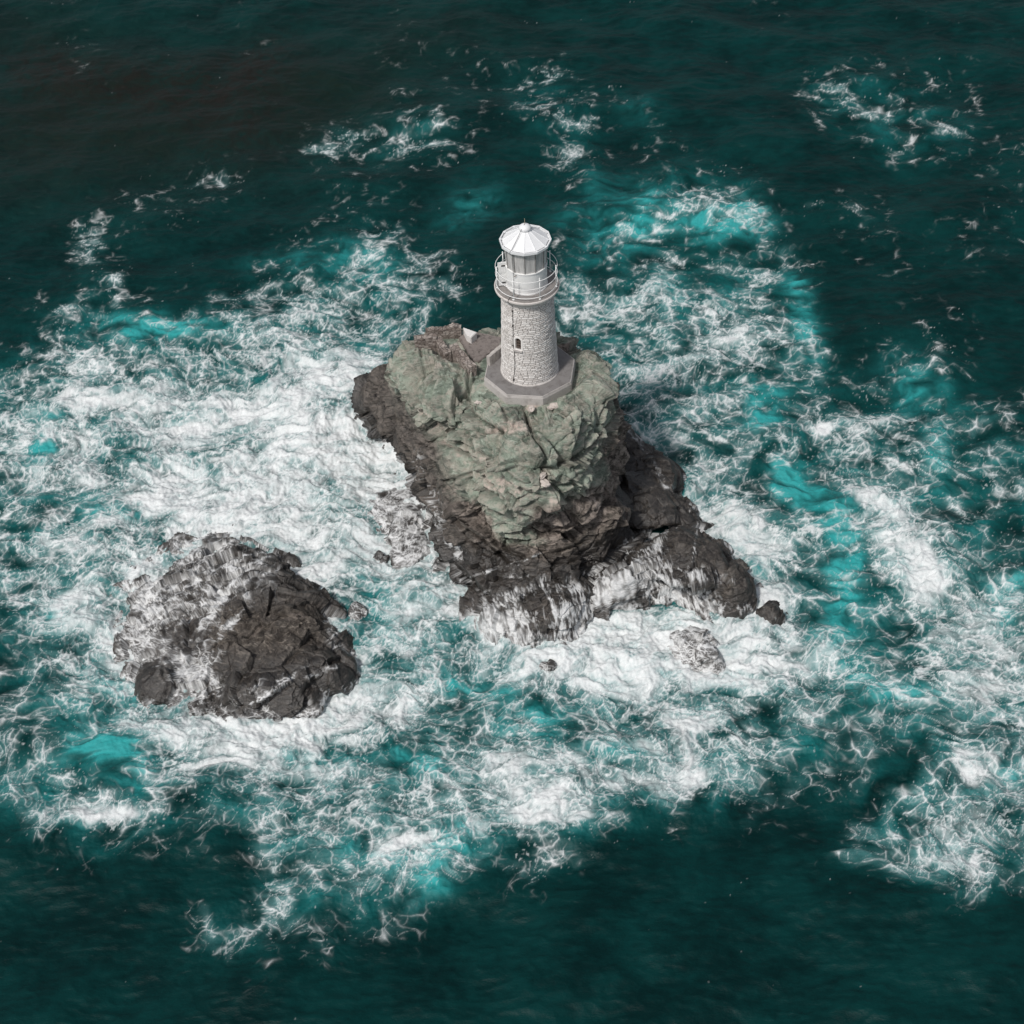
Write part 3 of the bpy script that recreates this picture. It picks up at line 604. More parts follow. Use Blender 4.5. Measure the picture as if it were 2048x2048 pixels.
# low shelves joined to the stack
low_rock('rock_ridge', [
 (-1.2, [(1195, 815), (1240, 790), (1290, 840), (1340, 920), (1385, 990), (1425, 1040), (1400, 1085), (1345, 1085), (1295, 1020), (1245, 930), (1215, 870)]),
 (0.0, [(1206, 822), (1238, 806), (1264, 846), (1304, 922), (1348, 988), (1396, 1040), (1385, 1062), (1346, 1064), (1310, 1014), (1264, 934), (1222, 866)]),
 (.35, [(1210, 821), (1236, 809), (1260, 844), (1300, 918), (1344, 986), (1388, 1035), (1376, 1052), (1352, 1054), (1322, 1008), (1276, 930), (1230, 864)]),
 (.6, [(1216, 822), (1234, 814), (1256, 842), (1298, 917), (1342, 986), (1382, 1032), (1366, 1042), (1336, 1000), (1288, 924), (1242, 856)]),
 (1.45, [(1222, 830), (1238, 828), (1286, 910), (1330, 982), (1358, 1018), (1334, 988), (1288, 922)])],
 ctr(1305, 955), ctr(1292, 935, 1.45), 1.6, [(1235, 850, 30, 16, 50, .5), (1330, 965, 24, 8, 50, .5), (1290, 900, 40, 6, 55, .5)], islet, nt=700, seed=11, dry=[(1305, 930, 70, 22, 55, .4)], foam_line=.1, amp=.42)
low_rock('rock_slab', [
 (-1.2, [(1160, 1265), (1240, 1245), (1300, 1230), (1345, 1225), (1400, 1260), (1470, 1275), (1560, 1220), (1500, 1140), (1455, 1075), (1395, 1030), (1320, 1060), (1230, 1120), (1160, 1160)]),
 (0.0, [(1175, 1240), (1240, 1222), (1295, 1208), (1345, 1205), (1400, 1232), (1462, 1248), (1528, 1213), (1480, 1150), (1442, 1092), (1392, 1052), (1330, 1076), (1250, 1122), (1180, 1165)]),
 (.7, [(1185, 1215), (1240, 1195), (1295, 1180), (1345, 1172), (1405, 1196), (1460, 1216), (1512, 1196), (1468, 1140), (1432, 1088), (1388, 1056), (1335, 1080), (1255, 1124), (1192, 1165)]),
 (1.4, [(1195, 1192), (1245, 1168), (1295, 1148), (1345, 1135), (1410, 1160), (1460, 1185), (1490, 1172), (1450, 1125), (1420, 1085), (1380, 1062), (1335, 1084), (1262, 1124), (1205, 1162)]),
 (1.9, [(1290, 1125), (1340, 1108), (1400, 1125), (1445, 1150), (1450, 1135), (1415, 1092), (1375, 1070), (1335, 1088), (1290, 1112)])],
 ctr(1330, 1160), ctr(1360, 1105, 1.9), 2.1, [(1180, 1190, 50, 26, -22, 1.1), (1240, 1170, 60, 30, -25, 1.1), (1295, 1130, 34, 26, -50, .9), (1320, 1085, 22, 10, -60, 1.0), (1330, 1175, 50, 20, 0, .8), (1390, 1085, 4, 34, 5, .8), (1395, 1150, 50, 14, 10, .65), (1400, 1200, 60, 20, 12, .75), (1460, 1160, 20, 8, 40, .45), (1480, 1220, 40, 10, -5, .5)],
 islet, fall=True, amp=.5, nt=760, nv=220, seed=13, feats=[(1365, 1095, 1.3, .35), (1425, 1110, 1.1, .3), (1375, 1150, .9, .35), (1480, 1185, 1.0, .25), (1440, 1185, .8, .2), (1260, 1180, 1.0, .2)], dry=[(1425, 1100, 40, 40, 30, .3), (1470, 1160, 30, 30, 40, .35), (1365, 1090, 30, 20, 0, .3), (1445, 1190, 20, 20, 0, .3)], foam_line=.35)
low_rock('rock_knob', [
 (-1.2, [(905, 1205), (945, 1290), (1020, 1315), (1100, 1320), (1180, 1290), (1220, 1220), (1180, 1140), (1050, 1130), (950, 1150)]),
 (0.0, [(925, 1212), (960, 1268), (1030, 1290), (1095, 1297), (1158, 1274), (1190, 1230), (1180, 1160), (1050, 1150), (965, 1165)]),
 (.8, [(955, 1195), (985, 1232), (1035, 1252), (1092, 1258), (1145, 1240), (1168, 1205), (1160, 1160), (1050, 1148), (975, 1165)]),
 (1.5, [(1020, 1190), (1050, 1205), (1092, 1210), (1130, 1200), (1142, 1180), (1130, 1160), (1050, 1152)])],
 ctr(1070, 1220), ctr(1090, 1180, 1.5), 1.75, [(1010, 1245, 60, 24, -10, 1.0), (1150, 1225, 30, 40, 20, 1.2), (1110, 1220, 6, 40, -22, 1.0), (1040, 1185, 50, 12, -25, 1.0), (970, 1235, 36, 34, 0, .9), (1070, 1270, 60, 14, 0, .9), (1120, 1180, 40, 10, 0, .7)],
 islet, fall=True, amp=.55, seed=17, feats=[(1095, 1215, 1.1, .4), (1040, 1235, 1.0, .25), (1000, 1215, .9, .25)], dry=[(1085, 1225, 30, 26, 0, .35)], foam_line=.4)
# ---- the wide awash reef at the left
reef = low_rock('sea_rock', [
 (-1.2, [(310, 1060), (450, 1035), (540, 1075), (600, 1130), (660, 1185), (705, 1235), (740, 1310), (730, 1380), (670, 1430), (560, 1470), (440, 1465), (340, 1440), (260, 1410), (220, 1330), (195, 1260), (200, 1170), (240, 1110)]),
 (0.0, [(354, 1084), (455, 1062), (528, 1100), (575, 1145), (634, 1195), (676, 1240), (686, 1285), (713, 1310), (708, 1362), (655, 1392), (640, 1424), (553, 1440), (453, 1435), (366, 1418), (284, 1392), (258, 1318), (226, 1272), (244, 1220), (234, 1176), (275, 1135)]),
 (.32, [(400, 1104), (460, 1078), (528, 1112), (580, 1155), (640, 1212), (672, 1257), (676, 1292), (702, 1318), (692, 1355), (635, 1380), (615, 1412), (545, 1424), (450, 1418), (350, 1400), (290, 1372), (275, 1318), (262, 1280), (300, 1240), (300, 1190), (345, 1140)]),
 (.62, [(430, 1118), (472, 1090), (528, 1122), (580, 1166), (640, 1227), (664, 1272), (668, 1305), (676, 1345), (615, 1366), (596, 1398), (540, 1410), (470, 1400), (438, 1368), (405, 1310), (370, 1270), (360, 1220), (385, 1160)]),
 (1.0, [(452, 1140), (486, 1112), (530, 1140), (588, 1196), (638, 1250), (652, 1296), (632, 1340), (590, 1376), (510, 1386), (456, 1350), (434, 1300), (425, 1230), (432, 1180)]),
 (1.3, [(470, 1235), (500, 1170), (535, 1180), (598, 1225), (625, 1270), (608, 1318), (550, 1345), (480, 1325), (452, 1280)])],
 ctr(480, 1270), ctr(540, 1265, 1.3), 1.42,
 [(330, 1150, 80, 50, -20, .42), (420, 1100, 70, 36, 0, .45), (300, 1260, 60, 60, 0, .45), (400, 1355, 34, 50, 15, 1.0), (440, 1180, 60, 60, 60, .34), (470, 1150, 60, 10, 60, .6), (360, 1330, 34, 34, 0, .5), (500, 1395, 80, 22, -30, .42), (560, 1370, 60, 6, -35, .6), (640, 1345, 40, 8, -20, .5), (530, 1130, 50, 40, 40, .38),
  (660, 1250, 12, 50, -20, .5), (380, 1215, 60, 40, -30, .38), (460, 1250, 44, 8, -45, .7), (440, 1205, 50, 7, -55, .7), (300, 1200, 50, 40, 0, .4), (280, 1290, 30, 30, 0, .4), (250, 1290, 20, 30, 0, .5)],
 None, nt=900, nv=280, seed=23, feats=[(545, 1270, 1.7, .35), (480, 1170, 1.2, .35), (410, 1210, 1.0, .3), (560, 1160, 1.1, .35), (640, 1210, 1.0, .3), (560, 1385, 1.1, .35), (470, 1380, 1.0, .25), (670, 1330, .9, .35), (300, 1355, 1.0, .42), (330, 1180, 1.2, .25), (270, 1240, .9, .3), (610, 1370, .8, .3), (440, 1290, .9, .25), (500, 1110, 1.0, .25)],
 dry=[(550, 1265, 80, 48, -10, 1.0), (470, 1240, 40, 30, 0, .5), (440, 1290, 30, 40, 0, .5), (620, 1240, 40, 30, 40, .45), (400, 1200, 50, 40, 0, .3)], foam_line=.18, amp=.62)
tag(reef, 'broad dark brown rock at the left, awash with white water', 'rock', 'rocks standing in the surf')
def small_rock(px, py, a, b, h, seed, run, label, tilt=0.0, foam_line=.15):
    c, s = math.cos(rad(tilt)), math.sin(rad(tilt)); rs = np.random.RandomState(seed)
    k = [1+.22*rs.uniform(-1, 1) for _ in range(11)]
    def ring(f, z): return (z, [(px+f*k[i]*(a*math.cos(t)*c-b*math.sin(t)*s), py-31*z+f*k[i]*(a*math.cos(t)*s+b*math.sin(t)*c)) for i, t in enumerate(np.linspace(0, 2*np.pi, 11, endpoint=False))])
    o = low_rock('sea_rock', [ring(1.5, -.8), ring(1.0, 0.0), ring(.8, h*.5), ring(.5, h*.85)], ctr(px, py), ctr(px, py-31*h*.85, h*.85), h, run, None, nt=260, nv=90, seed=seed, foam_line=foam_line, amp=.35)
    return tag(o, label, 'rock', 'rocks standing in the surf')
small_rock(1543, 1232, 26, 20, .75, 31, [(1540, 1240, 30, 6, 0, .3)], 'small bare dark rock just off the right tip of the islet', foam_line=.0)
small_rock(1392, 1292, 50, 28, .38, 32, [(1392, 1285, 80, 60, 0, .95)], 'small rock veined all over with white foam in the pool below the waterfall', 35)
small_rock(800, 1060, 52, 84, .5, 33, [(800, 1040, 120, 140, 0, .80)], 'low foam covered rock beside the left foot of the islet', -28, .1)
small_rock(712, 1225, 20, 22, .5, 34, [(712, 1215, 40, 40, 0, .5)], 'small rock under a fan of foam right of the broad awash rock', -20)
small_rock(584, 1130, 24, 12, .5, 35, [(580, 1130, 20, 10, 0, .4)], 'narrow brown rock peeping out behind the broad awash rock', 35, .0)
small_rock(1088, 1336, 26, 9, .22, 36, [(1080, 1330, 30, 20, 0, .5)], 'tiny dark rock tip in the foam in front of the islet', 0, .1)
small_rock(757, 1116, 14, 12, .5, 37, [(757, 1116, 30, 20, 0, .4)], 'tiny rock tip between the islet and the broad awash rock', 20, .1)
# ---------------------------------------------------------------- the lighthouse (built round its own base point)
def plain(name, col, rough=.5, spec=.4, dirt=None, scale=6.0, amt=.3, bump=.1):
    t = NT(name); P = t.pos(); n = t.noise(P, scale, 6, .65, .5); n2 = t.noise(P, scale*7, 4, .7)
    c = t.mix(t.ramp(n, .45, .75, 0, amt), col, dirt or tuple(v*.6 for v in col)); c = t.mix(t.ramp(n2, .5, .75, 0, amt*.7), c, dirt or tuple(v*.6 for v in col))
    return t.out(Base_Color=c, Roughness=rough, Specular_IOR_Level=spec, Normal=t.bump(t.math('ADD', n, n2), bump, .02))
WHITE = plain('white_paint', (.82, .82, .81), .45, .4, (.52, .49, .45), 3.0, .13, .05)
ROOFW = plain('roof_paint', (.80, .81, .82), .4, .4, (.60, .60, .60), 2.0, .2, .04)
CONC = plain('concrete', (.215, .205, .20), .9, .2, (.10, .09, .085), 2.6, .75, .5)
CONCL = plain('pale_concrete', (.50, .475, .455), .9, .2, (.22, .20, .185), 3.0, .55, .4)
DECK = plain('deck', (.25, .235, .225), .85, .25, (.12, .11, .10), 4.0, .6, .3)
DARK = plain('dark_iron', (.05, .047, .045), .6, .4)
RUST = plain('rusty_iron', (.16, .12, .10), .7, .3, (.05, .04, .035))
LH = link('lighthouse', None); LH.location = (0, 0, H_BASE)
tag(LH, 'round white stone lighthouse with glazed lantern and fluted white roof', 'lighthouse')
ROT8 = rad(-9-90+22.5)
def part(name, bm, mat, parent=None, smooth=False): return link(name, bm_mesh(name, bm, smooth), mat, parent or LH)
# plinth: an octagonal slab, darker worn top
bm = bmesh.new(); R8 = 2.15/math.cos(math.pi/8)
add_ring_solid(bm, [(R8, -1.1), (R8, -.13), (R8-.03, -.10), (R8-.03, -.004)], 8, ROT8, False)
bmesh.ops.bevel(bm, geom=[e for e in bm.edges if all(v.co.z > -.2 for v in e.verts)], offset=.02, segments=2, affect='EDGES')
pl = part('plinth', bm, CONCL)
bm = bmesh.new(); add_ring_solid(bm, [(R8-.07, -.05), (R8-.07, 0.0)], 8, ROT8, False); part('plinth_top', bm, CONC, pl)
bm = bmesh.new(); add_ring_solid(bm, [(1.30, .001), (1.45, .001), (1.45, .02), (1.43, .035), (1.30, .05)], 96, 0); part('footing', bm, CONCL, smooth=False)
# stone shaft with real joints
RB, RT, HT = 1.40, 1.23, 4.75
WIN_A = math.atan2(-.90, -.41); WIN_Z = 2.45
def build_shaft():
    nt, nz = 1300, 460
    th = np.linspace(0, 2*np.pi, nt, endpoint=False); z = np.linspace(0.0, HT, nz)
    T, Z = np.meshgrid(th, z); rs = np.random.RandomState(4)
    Tw = T+.006*pn2(np.cos(T)*9+Z*3, np.sin(T)*9+Z*2, 5)
    Zw = Z+.016*pn2(np.cos(T)*4+9, np.sin(T)*4+Z*1.2, 6)
    hs = rs.uniform(.075, .125, 80); zc = np.concatenate([[-.02], np.cumsum(hs)-.02])
    row = np.clip(np.searchsorted(zc, Zw.ravel())-1, 0, len(hs)-1).reshape(Z.shape)
    fz = np.minimum(Zw-zc[row], zc[row+1]-Zw)
    dj = np.zeros_like(Z); sid = np.zeros(Z.shape, int)
    for r in np.unique(row):
        m = row == r; n = rs.randint(26, 40); cuts = np.sort(np.linspace(0, 2*np.pi, n, endpoint=False)+rs.uniform(-.06, .06, n)+rs.uniform(0, .3)) % (2*np.pi); cuts.sort()
        c3 = np.concatenate([[cuts[-1]-2*np.pi], cuts, [cuts[0]+2*np.pi]]); t = Tw[m] % (2*np.pi)
        k = np.clip(np.searchsorted(c3, t)-1, 0, len(c3)-2)
        dj[m] = np.minimum(t-c3[k], c3[k+1]-t)*1.32; sid[m] = (k % n)+r*50
    tone = rs.uniform(0, 1, sid.max()+2)[sid]; push = rs.uniform(-1, 1, sid.max()+2)[sid]
    joint = 1-sstep(.005, .021, np.minimum(fz, dj)+.006*pn2(T*60, Z*40, 8))
    d = -.022*joint+.011*push*(1-joint)+.006*pn2(T*70, Z*50, 9)
    # window opening with a smooth surround
    u = (((T-WIN_A+np.pi) % (2*np.pi))-np.pi)*1.32; v = Z-WIN_Z
    def arch(hw, hh): return np.where(v > hh-hw, np.hypot(u, v-(hh-hw))-hw, np.maximum(np.abs(u)-hw, -hh-v))
    sur = arch(.25, .43); hole = arch(.155, .33)
    inn = sur < 0
    d = np.where(inn, .015, d); joint = np.where(inn, .12*(np.abs(sur) < .02), joint); tone = np.where(inn, .8, tone)
    d = np.where(hole < 0, -.17, d)
    R = RB+(RT-RB)*(Z/HT)+d
    P = np.stack([R*np.cos(T), R*np.sin(T), Z+.002], -1)
    t = NT('white_stone'); tc = t.pos(); n = t.noise(tc, 9, 6, .7); n2 = t.noise(tc, 1.3, 4, .6)
    tn = t.attr('tone'); c = t.mix(tn, (.60, .57, .545), (.88, .855, .83)); c = t.mix(t.ramp(n, .5, .72, 0, .35), c, (.42, .36, .31)); c = t.mix(t.ramp(n2, .55, .75, 0, .3), c, (.46, .41, .37))
    c = t.mix(t.math('MULTIPLY', t.attr('joint'), t.ramp(n, .2, .8, .95, .45)), c, (.10, .085, .075)); c = t.mix(t.attr('hole'), c, (.03, .028, .026))
    t.out(Base_Color=c, Roughness=.85, Specular_IOR_Level=.2, Normal=t.bump(n, .4, .02))
    return link('tower', grid_mesh('tower', P, wrap=True, attrs=dict(tone=tone, joint=joint, hole=(hole < 0)*1.0), smooth=True), t.m, LH)
build_shaft()
def pol(r, a, z): return Vector((r*math.cos(a), r*math.sin(a), z))
# window bars in the opening
ca, sa = math.cos(WIN_A), math.sin(WIN_A); ux = Vector((-sa, ca, 0)); un = Vector((ca, sa, 0)); uz = Vector((0, 0, 1)); rw = 1.31-.07
bm = bmesh.new()
for k in (-1, 0, 1): add_box(bm, un*rw+ux*(.075*k)+uz*(WIN_Z-.03), (.010, .012, .29), (ux, un, uz))
for zz in (-.22, -.06, .10): add_box(bm, un*(rw+.014)+uz*(WIN_Z+zz), (.15, .008, .012), (ux, un, uz))
win = part('window', bm, RUST)
bm = bmesh.new(); add_box(bm, un*(1.315+.02)+uz*(WIN_Z-.38), (.23, .08, .035), (ux, un, uz)); part('sill', bm, CONCL, win)
# cornice, gallery deck and railing
GZ = 5.12
bm = bmesh.new(); add_ring_solid(bm, [(1.05, 4.62), (1.25, 4.62), (1.27, 4.70), (1.30, 4.75), (1.40, 4.82), (1.49, 4.93), (1.535, 4.96), (1.545, 5.0), (1.545, 5.06), (1.52, 5.09), (1.05, 5.09)], 128); part('cornice', bm, plain('white_plaster', (.66, .62, .59), .8, .2, (.40, .36, .33), 3.5, .5, .3), smooth=False)
bm = bmesh.new(); add_ring_solid(bm, [(.9, 5.05), (1.50, 5.05), (1.50, GZ-.012), (1.488, GZ), (.9, GZ)], 128); part('gallery_floor', bm, DECK)
rail = link('railing', None, None, LH)
NP = 7; A0 = rad(-15); RR = 1.42
for k in range(NP):
    a = A0-2*math.pi*k/NP
    bm = bmesh.new(); add_tube(bm, [pol(RR, a, GZ), pol(RR, a, GZ+1.16)], .026, 10)
    bmesh.ops.create_cone(bm, cap_ends=True, segments=14, radius1=.065, radius2=.045, depth=.05, matrix=Matrix.Translation(pol(RR, a, GZ+.025)))
    bmesh.ops.create_uvsphere(bm, u_segments=10, v_segments=6, radius=.036, matrix=Matrix.Translation(pol(RR, a, GZ+1.18)))
    part('post', bm, WHITE, rail, True)
for z in (.16, .66, 1.06):
    bm = bmesh.new(); add_tube(bm, [pol(RR+.03, 2*math.pi*k/96, GZ+z) for k in range(96)], .017, 8, True); part('rail', bm, WHITE, rail, True)
# lantern: drum, panes with mullions over a curtained room, roof
NL = 12; LROT = rad(-95)
Z1, Z2 = GZ+1.20, GZ+2.38
bm = bmesh.new(); add_ring_solid(bm, [(.99, GZ-.02), (.99, GZ+.06), (.97, GZ+.09), (.97, Z1-.06), (1.0, Z1-.05), (1.0, Z1), (.80, Z1), (.80, GZ-.02)], 60, LROT)
drum = part('lantern_base', bm, WHITE)
bm = bmesh.new(); a = rad(-124)
add_tube(bm, [pol(.97, a, Z1-.16), pol(1.06, a, Z1-.16), pol(1.06, a+.07, Z1-.10), pol(.97, a+.07, Z1-.10)], .014, 8); part('handle', bm, RUST, drum, True)
t = NT('lantern_glass'); gl = t.n('BsdfGlossy', Roughness=.08, Color=(.9, .95, .95)); tr = t.n('BsdfTransparent', Color=(.90, .91, .90)); fr = t.n('Fresnel', IOR=1.5); mx = t.n('MixShader')
t.set(mx.inputs[0], t.math('ADD', fr.outputs[0], .10)); t.set(mx.inputs[1], tr.outputs[0]); t.set(mx.inputs[2], gl.outputs[0])
sn = t.n('TexNoise', Vector=t.n('Mapping', Vector=t.pos(), Scale=(5, 5, .6)).outputs[0], Scale=1.5, Detail=5.0).outputs['Fac']
pale_film = t.n('BsdfDiffuse', Color=t.mix(sn, (.56, .55, .54), (.74, .72, .70))); m2 = t.n('MixShader'); t.set(m2.inputs[0], t.ramp(sn, .3, .7, .50, .80)); t.set(m2.inputs[1], mx.outputs[0]); t.set(m2.inputs[2], pale_film.outputs[0])   # pale diffuse film added to brighten the panes over the shaded curtain
t.t.links.new(m2.outputs[0], t.t.nodes['Material Output'].inputs[0]); GLASS = t.m
g0, g1 = .955, 1.0
lant = link('lantern_glazing', None, None, LH)
for k in range(NL):
    a, b = LROT+2*math.pi*k/NL, LROT+2*math.pi*(k+1)/NL
    bm = bmesh.new(); vs = [pol(g0, a, Z1), pol(g0, b, Z1), pol(g1, b, Z2), pol(g1, a, Z2)]; off = pol(.012, (a+b)/2, 0)
    o_ = [bm.verts.new(v) for v in vs]; i_ = [bm.verts.new(v-off) for v in vs]
    bm.faces.new(o_); bm.faces.new(i_[::-1])
    for q in range(4): bm.faces.new((o_[q], i_[q], i_[(q+1) % 4], o_[(q+1) % 4]))
    part('pane', bm, GLASS, lant)
    bm = bmesh.new(); add_tube(bm, [pol(g0+.004, a, Z1), pol(g1+.004, a, Z2)], .020, 6); part('mullion', bm, plain('mullion_paint', (.22, .21, .20), .6, .3, (.05, .045, .04), 20, .9) if k == 0 else bpy.data.materials['mullion_paint'], lant)
# grey curtains hung inside the panes
n_c = 720; thc = np.linspace(0, 2*np.pi, n_c, endpoint=False); zs = np.linspace(Z1+.01, Z2, 10); Tc, Zc = np.meshgrid(thc, zs)
fold = .018*np.sin(Tc*46+3*pn2(Tc*3, Zc*0, 12))+.02*pn2(Tc*9, Zc*.6, 13); Rc = .875+.03*(Zc-Z1)+fold
t = NT('curtain'); n = t.n('TexNoise', Vector=t.n('Mapping', Vector=t.pos(), Scale=(9, 9, .5)).outputs[0], Scale=1.0, Detail=4.0).outputs['Fac']
t.out(Base_Color=t.mix(t.ramp(n, .35, .65), (.50, .49, .48), (.78, .75, .73)), Roughness=.9)
link('curtain', grid_mesh('curtain', np.stack([Rc*np.cos(Tc), Rc*np.sin(Tc), Zc], -1), wrap=True), t.m, lant)
# roof: twelve folded panels, a raised gutter lip with slots, ventilator ball, rod
RZ = Z2+.04; RE = 1.215
bm = bmesh.new()
add_ring_solid(bm, [(.9, Z2-.02), (1.03, Z2-.02), (RE-.02, RZ-.02), (RE-.02, RZ-.01), (RE-.16, RZ-.005), (.9, RZ-.005)], NL, LROT)
roof = link('roof', bm_mesh('roof', bm), ROOFW, LH)
bm = bmesh.new(); n = NL; apex = .20; H1 = .66
lo = []; hi = []
for k in range(n):
    a, b = LROT+2*math.pi*k/n, LROT+2*math.pi*(k+1)/n
    A, B, Cc, D = pol(RE-.135, a, RZ+.06), pol(RE-.135, b, RZ+.06), pol(apex, b, RZ+H1), pol(apex, a, RZ+H1)
    v = [bm.verts.new(p) for p in (A, B, Cc, D)]; bm.faces.new(v)
    lo.append(v[0]); hi.append(v[3])
    nrm = ((B-A).cross(D-A)).normalized()
    s = add_box(bm, (A+D)/2+nrm*.006, (.009, (D-A).length/2, .014), ((B-A).cross(D-A).cross(D-A).normalized(), (D-A).normalized(), nrm))
part('roof_panel', bm, ROOFW, roof)
bm = bmesh.new(); add_ring_solid(bm, [(RE-.05, RZ-.02), (RE, RZ-.02), (RE, RZ+.10), (RE-.05, RZ+.10)], NL, LROT)
for k in range(n):
    a = LROT+2*math.pi*k/n; add_box(bm, pol(RE-.06, a, RZ+.075), (.055, .035, .028), (pol(1, a, 0), pol(1, a+math.pi/2, 0), uz))
part('gutter', bm, ROOFW, roof)
bm = bmesh.new(); add_ring_solid(bm, [(.20, RZ+H1-.03), (.27, RZ+H1-.02), (.295, RZ+H1+.05), (.27, RZ+H1+.13), (.19, RZ+H1+.20), (.09, RZ+H1+.24), (.012, RZ+H1+.25)], 40, 0, False); vent = part('ventilator', bm, ROOFW, roof, True)
bm = bmesh.new(); add_tube(bm, [(0, 0, RZ+H1+.24), (0, 0, RZ+H1+.56)], .013, 8); part('lightning_rod', bm, plain('brass', (.35, .31, .22), .5, .5), roof)
# lightning cable down roof, gallery and tower
ac = math.atan2(-.78, -.60); bm = bmesh.new()
def rtow(z): return RB+(RT-RB)*z/HT
path = [pol(.02, ac, RZ+H1+.27), pol(.30, ac, RZ+H1+.10), pol(.5, ac, RZ+.55), pol(RE-.1, ac, RZ+.09), pol(RE+.015, ac, RZ+.10), pol(RE+.015, ac, RZ-.02), pol(1.05, ac, Z2-.1), pol(1.03, ac, Z1), pol(1.02, ac, GZ+.02), pol(1.56, ac+.02, GZ+.02), pol(1.57, ac+.02, GZ-.08), pol(1.45, ac+.03, 4.80), pol(rtow(4.6)+.03, ac+.03, 4.6)]
path += [pol(rtow(z)+.03, ac+.04+.05*(z < 2.4)*math.sin(min(1, (2.4-z)/.8)*1.57)-.10*max(0, .9-z), z) for z in (4.2, 3.6, 3.0, 2.4, 2.0, 1.6, 1.1, .6, .3, .08)]
add_tube(bm, path, .012, 6); part('lightning_cable', bm, DARK)
for i_z in (4.3, 3.45, 2.3, .25):
    bm = bmesh.new(); add_box(bm, pol(rtow(i_z)+.025, ac+.04, i_z), (.035, .03, .04), (pol(1, ac, 0), pol(1, ac+math.pi/2, 0), uz)); part('cable_clip', bm, DARK)
# open white door leaf standing out on the gallery at the left
ad = rad(188); bm = bmesh.new(); dd = (pol(1, ad, 0), pol(1, ad+math.pi/2, 0), uz)
add_box(bm, pol(1.14, ad, GZ+.72), (.21, .025, .66), dd); bmesh.ops.bevel(bm, geom=bm.edges[:], offset=.008, segments=1, affect='EDGES')
for zz in (.45, 1.0): add_box(bm, pol(1.14, ad, GZ+zz)-dd[1]*(-.03), (.15, .008, .2), dd)
door = part('door', bm, WHITE)
for zz in (.25, 1.2):
    bm = bmesh.new(); add_box(bm, pol(1.10, ad, GZ+zz)+dd[1]*.045, (.09, .012, .03), dd); part('hinge', bm, DARK, door)
# ---------------------------------------------------------------- masonry beside the lighthouse
def wall(name, p, q, zt, zb, thick, mat, label, cat, seed, rag=.12, group=None):
    "a ragged masonry wall from frame point p to q, its top at height zt"
    A = Vector(px2w(p[0], p[1], zt)); B = Vector(px2w(q[0], q[1], zt)); L = (B-A).length; n = max(8, int(L/.07)); ax = (B-A).normalized(); sd = Vector((-ax.y, ax.x, 0))
    prof = [(-.5, 0.0), (-.5, .33), (-.5, .66), (-.5, 1.0), (-.2, 1.0), (.2, 1.0), (.5, 1.0), (.5, .66), (.5, .33), (.5, 0.0)]
    P = np.zeros((n+5, len(prof), 3)); H = zt-zb
    for i in range(n+5):
        j = min(max(i-2, 0), n); s = L*j/n; top = zt+rag*float(pn2(np.array([s*1.6]), np.array([seed*1.0]), seed)[0])-rag*.5*(i % 3 == 0)*.3
        f = .02 if i in (0, n+4) else (.7 if i in (1, n+3) else 1)
        for k, (o, v) in enumerate(prof):
            c = A+ax*s+sd*(o*thick*f); P[i, k] = (c.x, c.y, zb+(top-zb)*(.5+(v-.5)*(1 if f > .1 else .3)))
    Q = P.reshape(-1, 3); Q += .035*np.stack([pn3(Q, .22, seed+1), pn3(Q, .22, seed+2), pn3(Q, .22, seed+3)], 1)
    me = grid_mesh(name, P, wrap=False, smooth=False)
    return tag(link(name, me, mat), label, cat, group, 'thing')
def rubble_material():
    t = NT('rubble_stone'); P = t.pos(); vo = t.n('TexVoronoi', Vector=t.n('Mapping', Vector=P, Scale=(1, 1, 1.7)).outputs[0], Scale=4.5, Randomness=1.0); n = t.noise(P, 8, 6, .7)
    ed = t.n('TexVoronoi', Vector=t.n('Mapping', Vector=P, Scale=(1, 1, 1.7)).outputs[0], Scale=4.5, feature='DISTANCE_TO_EDGE').outputs['Distance']
    sep = t.n('SeparateColor', Color=vo.outputs['Color']).outputs[0]
    c = t.mix(sep, (.20, .165, .145), (.43, .38, .345)); c = t.mix(t.ramp(n, .45, .75, 0, .6), c, (.12, .10, .085)); c = t.mix(t.ramp(ed, .0, .05, .8, 0), c, (.06, .05, .045))
    return t.out(Base_Color=c, Roughness=.92, Specular_IOR_Level=.15, Normal=t.bump(t.math('ADD', t.ramp(ed, 0, .08), n), .8, .06))
RUB = rubble_material()
GR = 'ruined walls beside the lighthouse'
wall('ruined_wall', (828, 675), (874, 671), 9.75, 8.0, .38, RUB, 'low brown stone wall at the far left corner of the rock top', 'wall', 41, .1, GR)
wall('ruined_wall', (850, 656), (922, 652), 9.45, 8.0, .30, RUB, 'ragged stone wall along the back edge of the rock top', 'wall', 42, .2, GR)
wall('ruined_wall', (876, 676), (896, 705), 9.6, 8.2, .34, RUB, 'short pale broken wall between the corner wall and the long diagonal wall', 'wall', 43, .12, GR)
wall('ruined_wall', (906, 690), (945, 734), 9.70, 8.2, .42, RUB, 'long diagonal stone wall nearest the lighthouse plinth', 'wall', 44, .08, GR)
wall('low_wall', (1006, 688), (976, 713), 10.05, 8.6, .20, plain('parapet_stone', (.48, .45, .42), .9, .2, (.25, .23, .21), 4, .5, .4), 'narrow pale parapet beside the foot of the tower', 'wall', 45, .02)
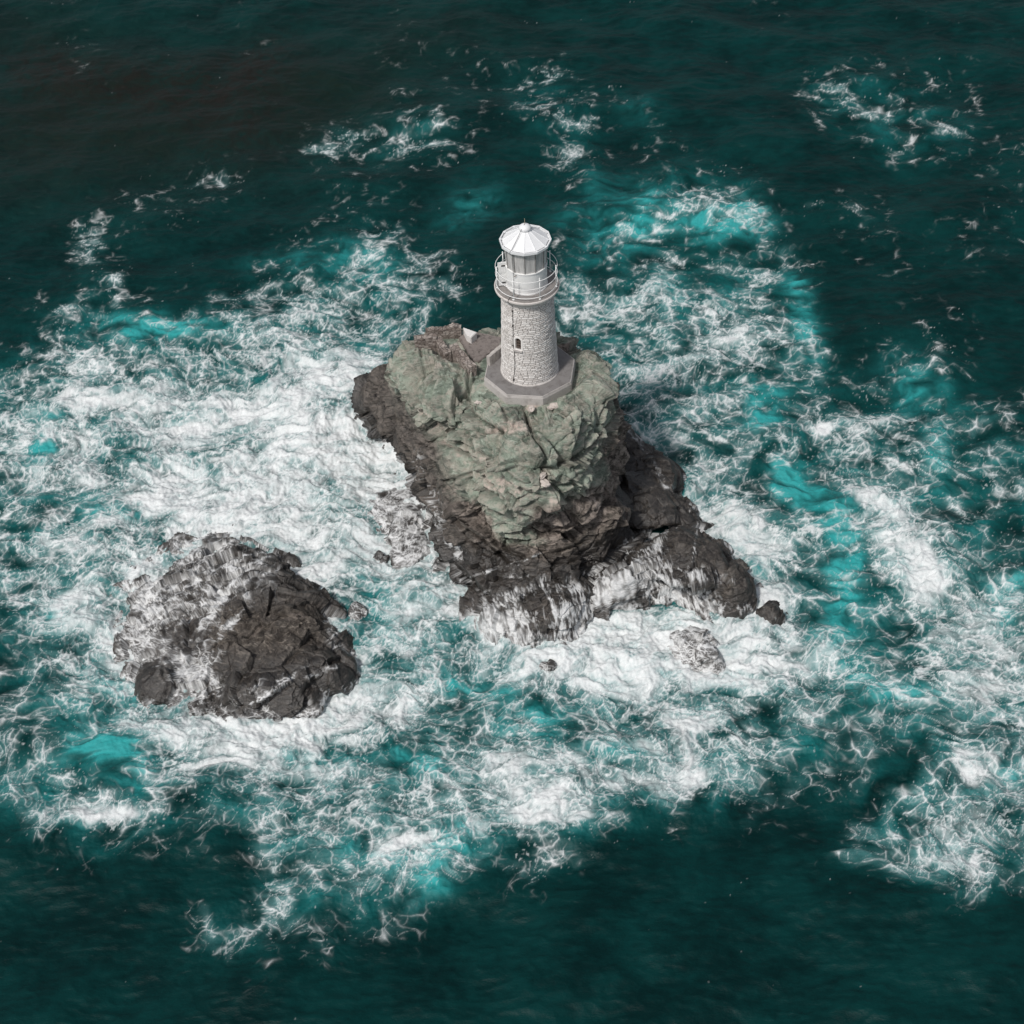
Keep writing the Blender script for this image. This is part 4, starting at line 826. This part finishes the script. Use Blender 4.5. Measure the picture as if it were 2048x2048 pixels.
def slab(name, poly, zt, th, mat, label, cat, seed=0):
    bm = bmesh.new(); top = [bm.verts.new(px2w(x, y, zt)) for x, y in poly]; bot = [bm.verts.new(v.co-Vector((0, 0, th))) for v in top]
    bm.faces.new(top); bm.faces.new(bot[::-1])
    for i in range(len(top)): bm.faces.new((top[i], bot[i], bot[(i+1) % len(top)], top[(i+1) % len(top)]))
    bmesh.ops.bevel(bm, geom=bm.edges[:], offset=.03, segments=2, affect='EDGES')
    return tag(link(name, bm_mesh(name, bm), mat), label, cat, None, 'thing')
GRAV = plain('gravel_concrete', (.235, .205, .19), .95, .15, (.07, .06, .055), 5.0, .9, .9)
slab('terrace', [(918, 674), (938, 660), (1003, 674), (1001, 690), (958, 722), (946, 722)], 9.08, .7, GRAV, 'rough grey concrete terrace between the ruined walls and the tower', 'terrace')
slab('plaster_block', [(926, 654), (954, 664), (942, 675), (932, 668)], 9.5, .6, plain('white_lime', (.72, .70, .68), .9, .2, (.45, .42, .4), 4, .4, .3), 'white wedge of plastered masonry at the back edge of the terrace', 'masonry block')
def stone(px, py, z, r, seed, label):
    bm = bmesh.new(); bmesh.ops.create_icosphere(bm, subdivisions=3, radius=1.0)
    Q = np.array([v.co[:] for v in bm.verts]); d = 1+.40*pn3(Q, 1.1, seed)+.5*cell_tilt(Q, .8, seed)+.10*pn3(Q, .4, seed+1)
    sc = np.array([1.25, .8, .6])*r
    for v, q, k in zip(bm.verts, Q, d): v.co = Vector(q*k*sc)
    o = link('loose_stone', bm_mesh('loose_stone', bm, False), PALEST); o.location = px2w(px, py, z); o.rotation_euler = (0, 0, seed*1.3)
    return tag(o, label, 'stone', 'loose pale stones on the rock')
PALEST = plain('pale_stone', (.55, .49, .45), .9, .2, (.28, .24, .21), 5, .6, .5)
def surf_z(px, py):
    P = np.array([v.co[:] for v in islet.data.vertices]) if False else _ISL
    x, y, w = w2px(P); d = np.hypot(x-px, y-py); near = np.nonzero(d < 4)[0]
    if len(near) == 0: near = np.array([np.argmin(d)])
    return P[near[np.argmin(w[near])]][2]
_ISL = np.empty(len(islet.data.vertices)*3, np.float32); islet.data.vertices.foreach_get('co', _ISL); _ISL = _ISL.reshape(-1, 3)
for (x, y, r, s, l) in ((1110, 812, .24, 51, 'pale loose stone below the right corner of the plinth'), (1063, 818, .18, 52, 'flat pale stone below the front face of the plinth'), (957, 805, .13, 53, 'small pinkish stone alone on the green rock left of the plinth'),
                     (1086, 950, .18, 54, 'upper of the two white stones wedged in the cliff cleft'), (1089, 966, .22, 55, 'lower of the two white stones wedged in the cliff cleft')):
    stone(x, y, surf_z(x, y)+r*.1, r, s, l)
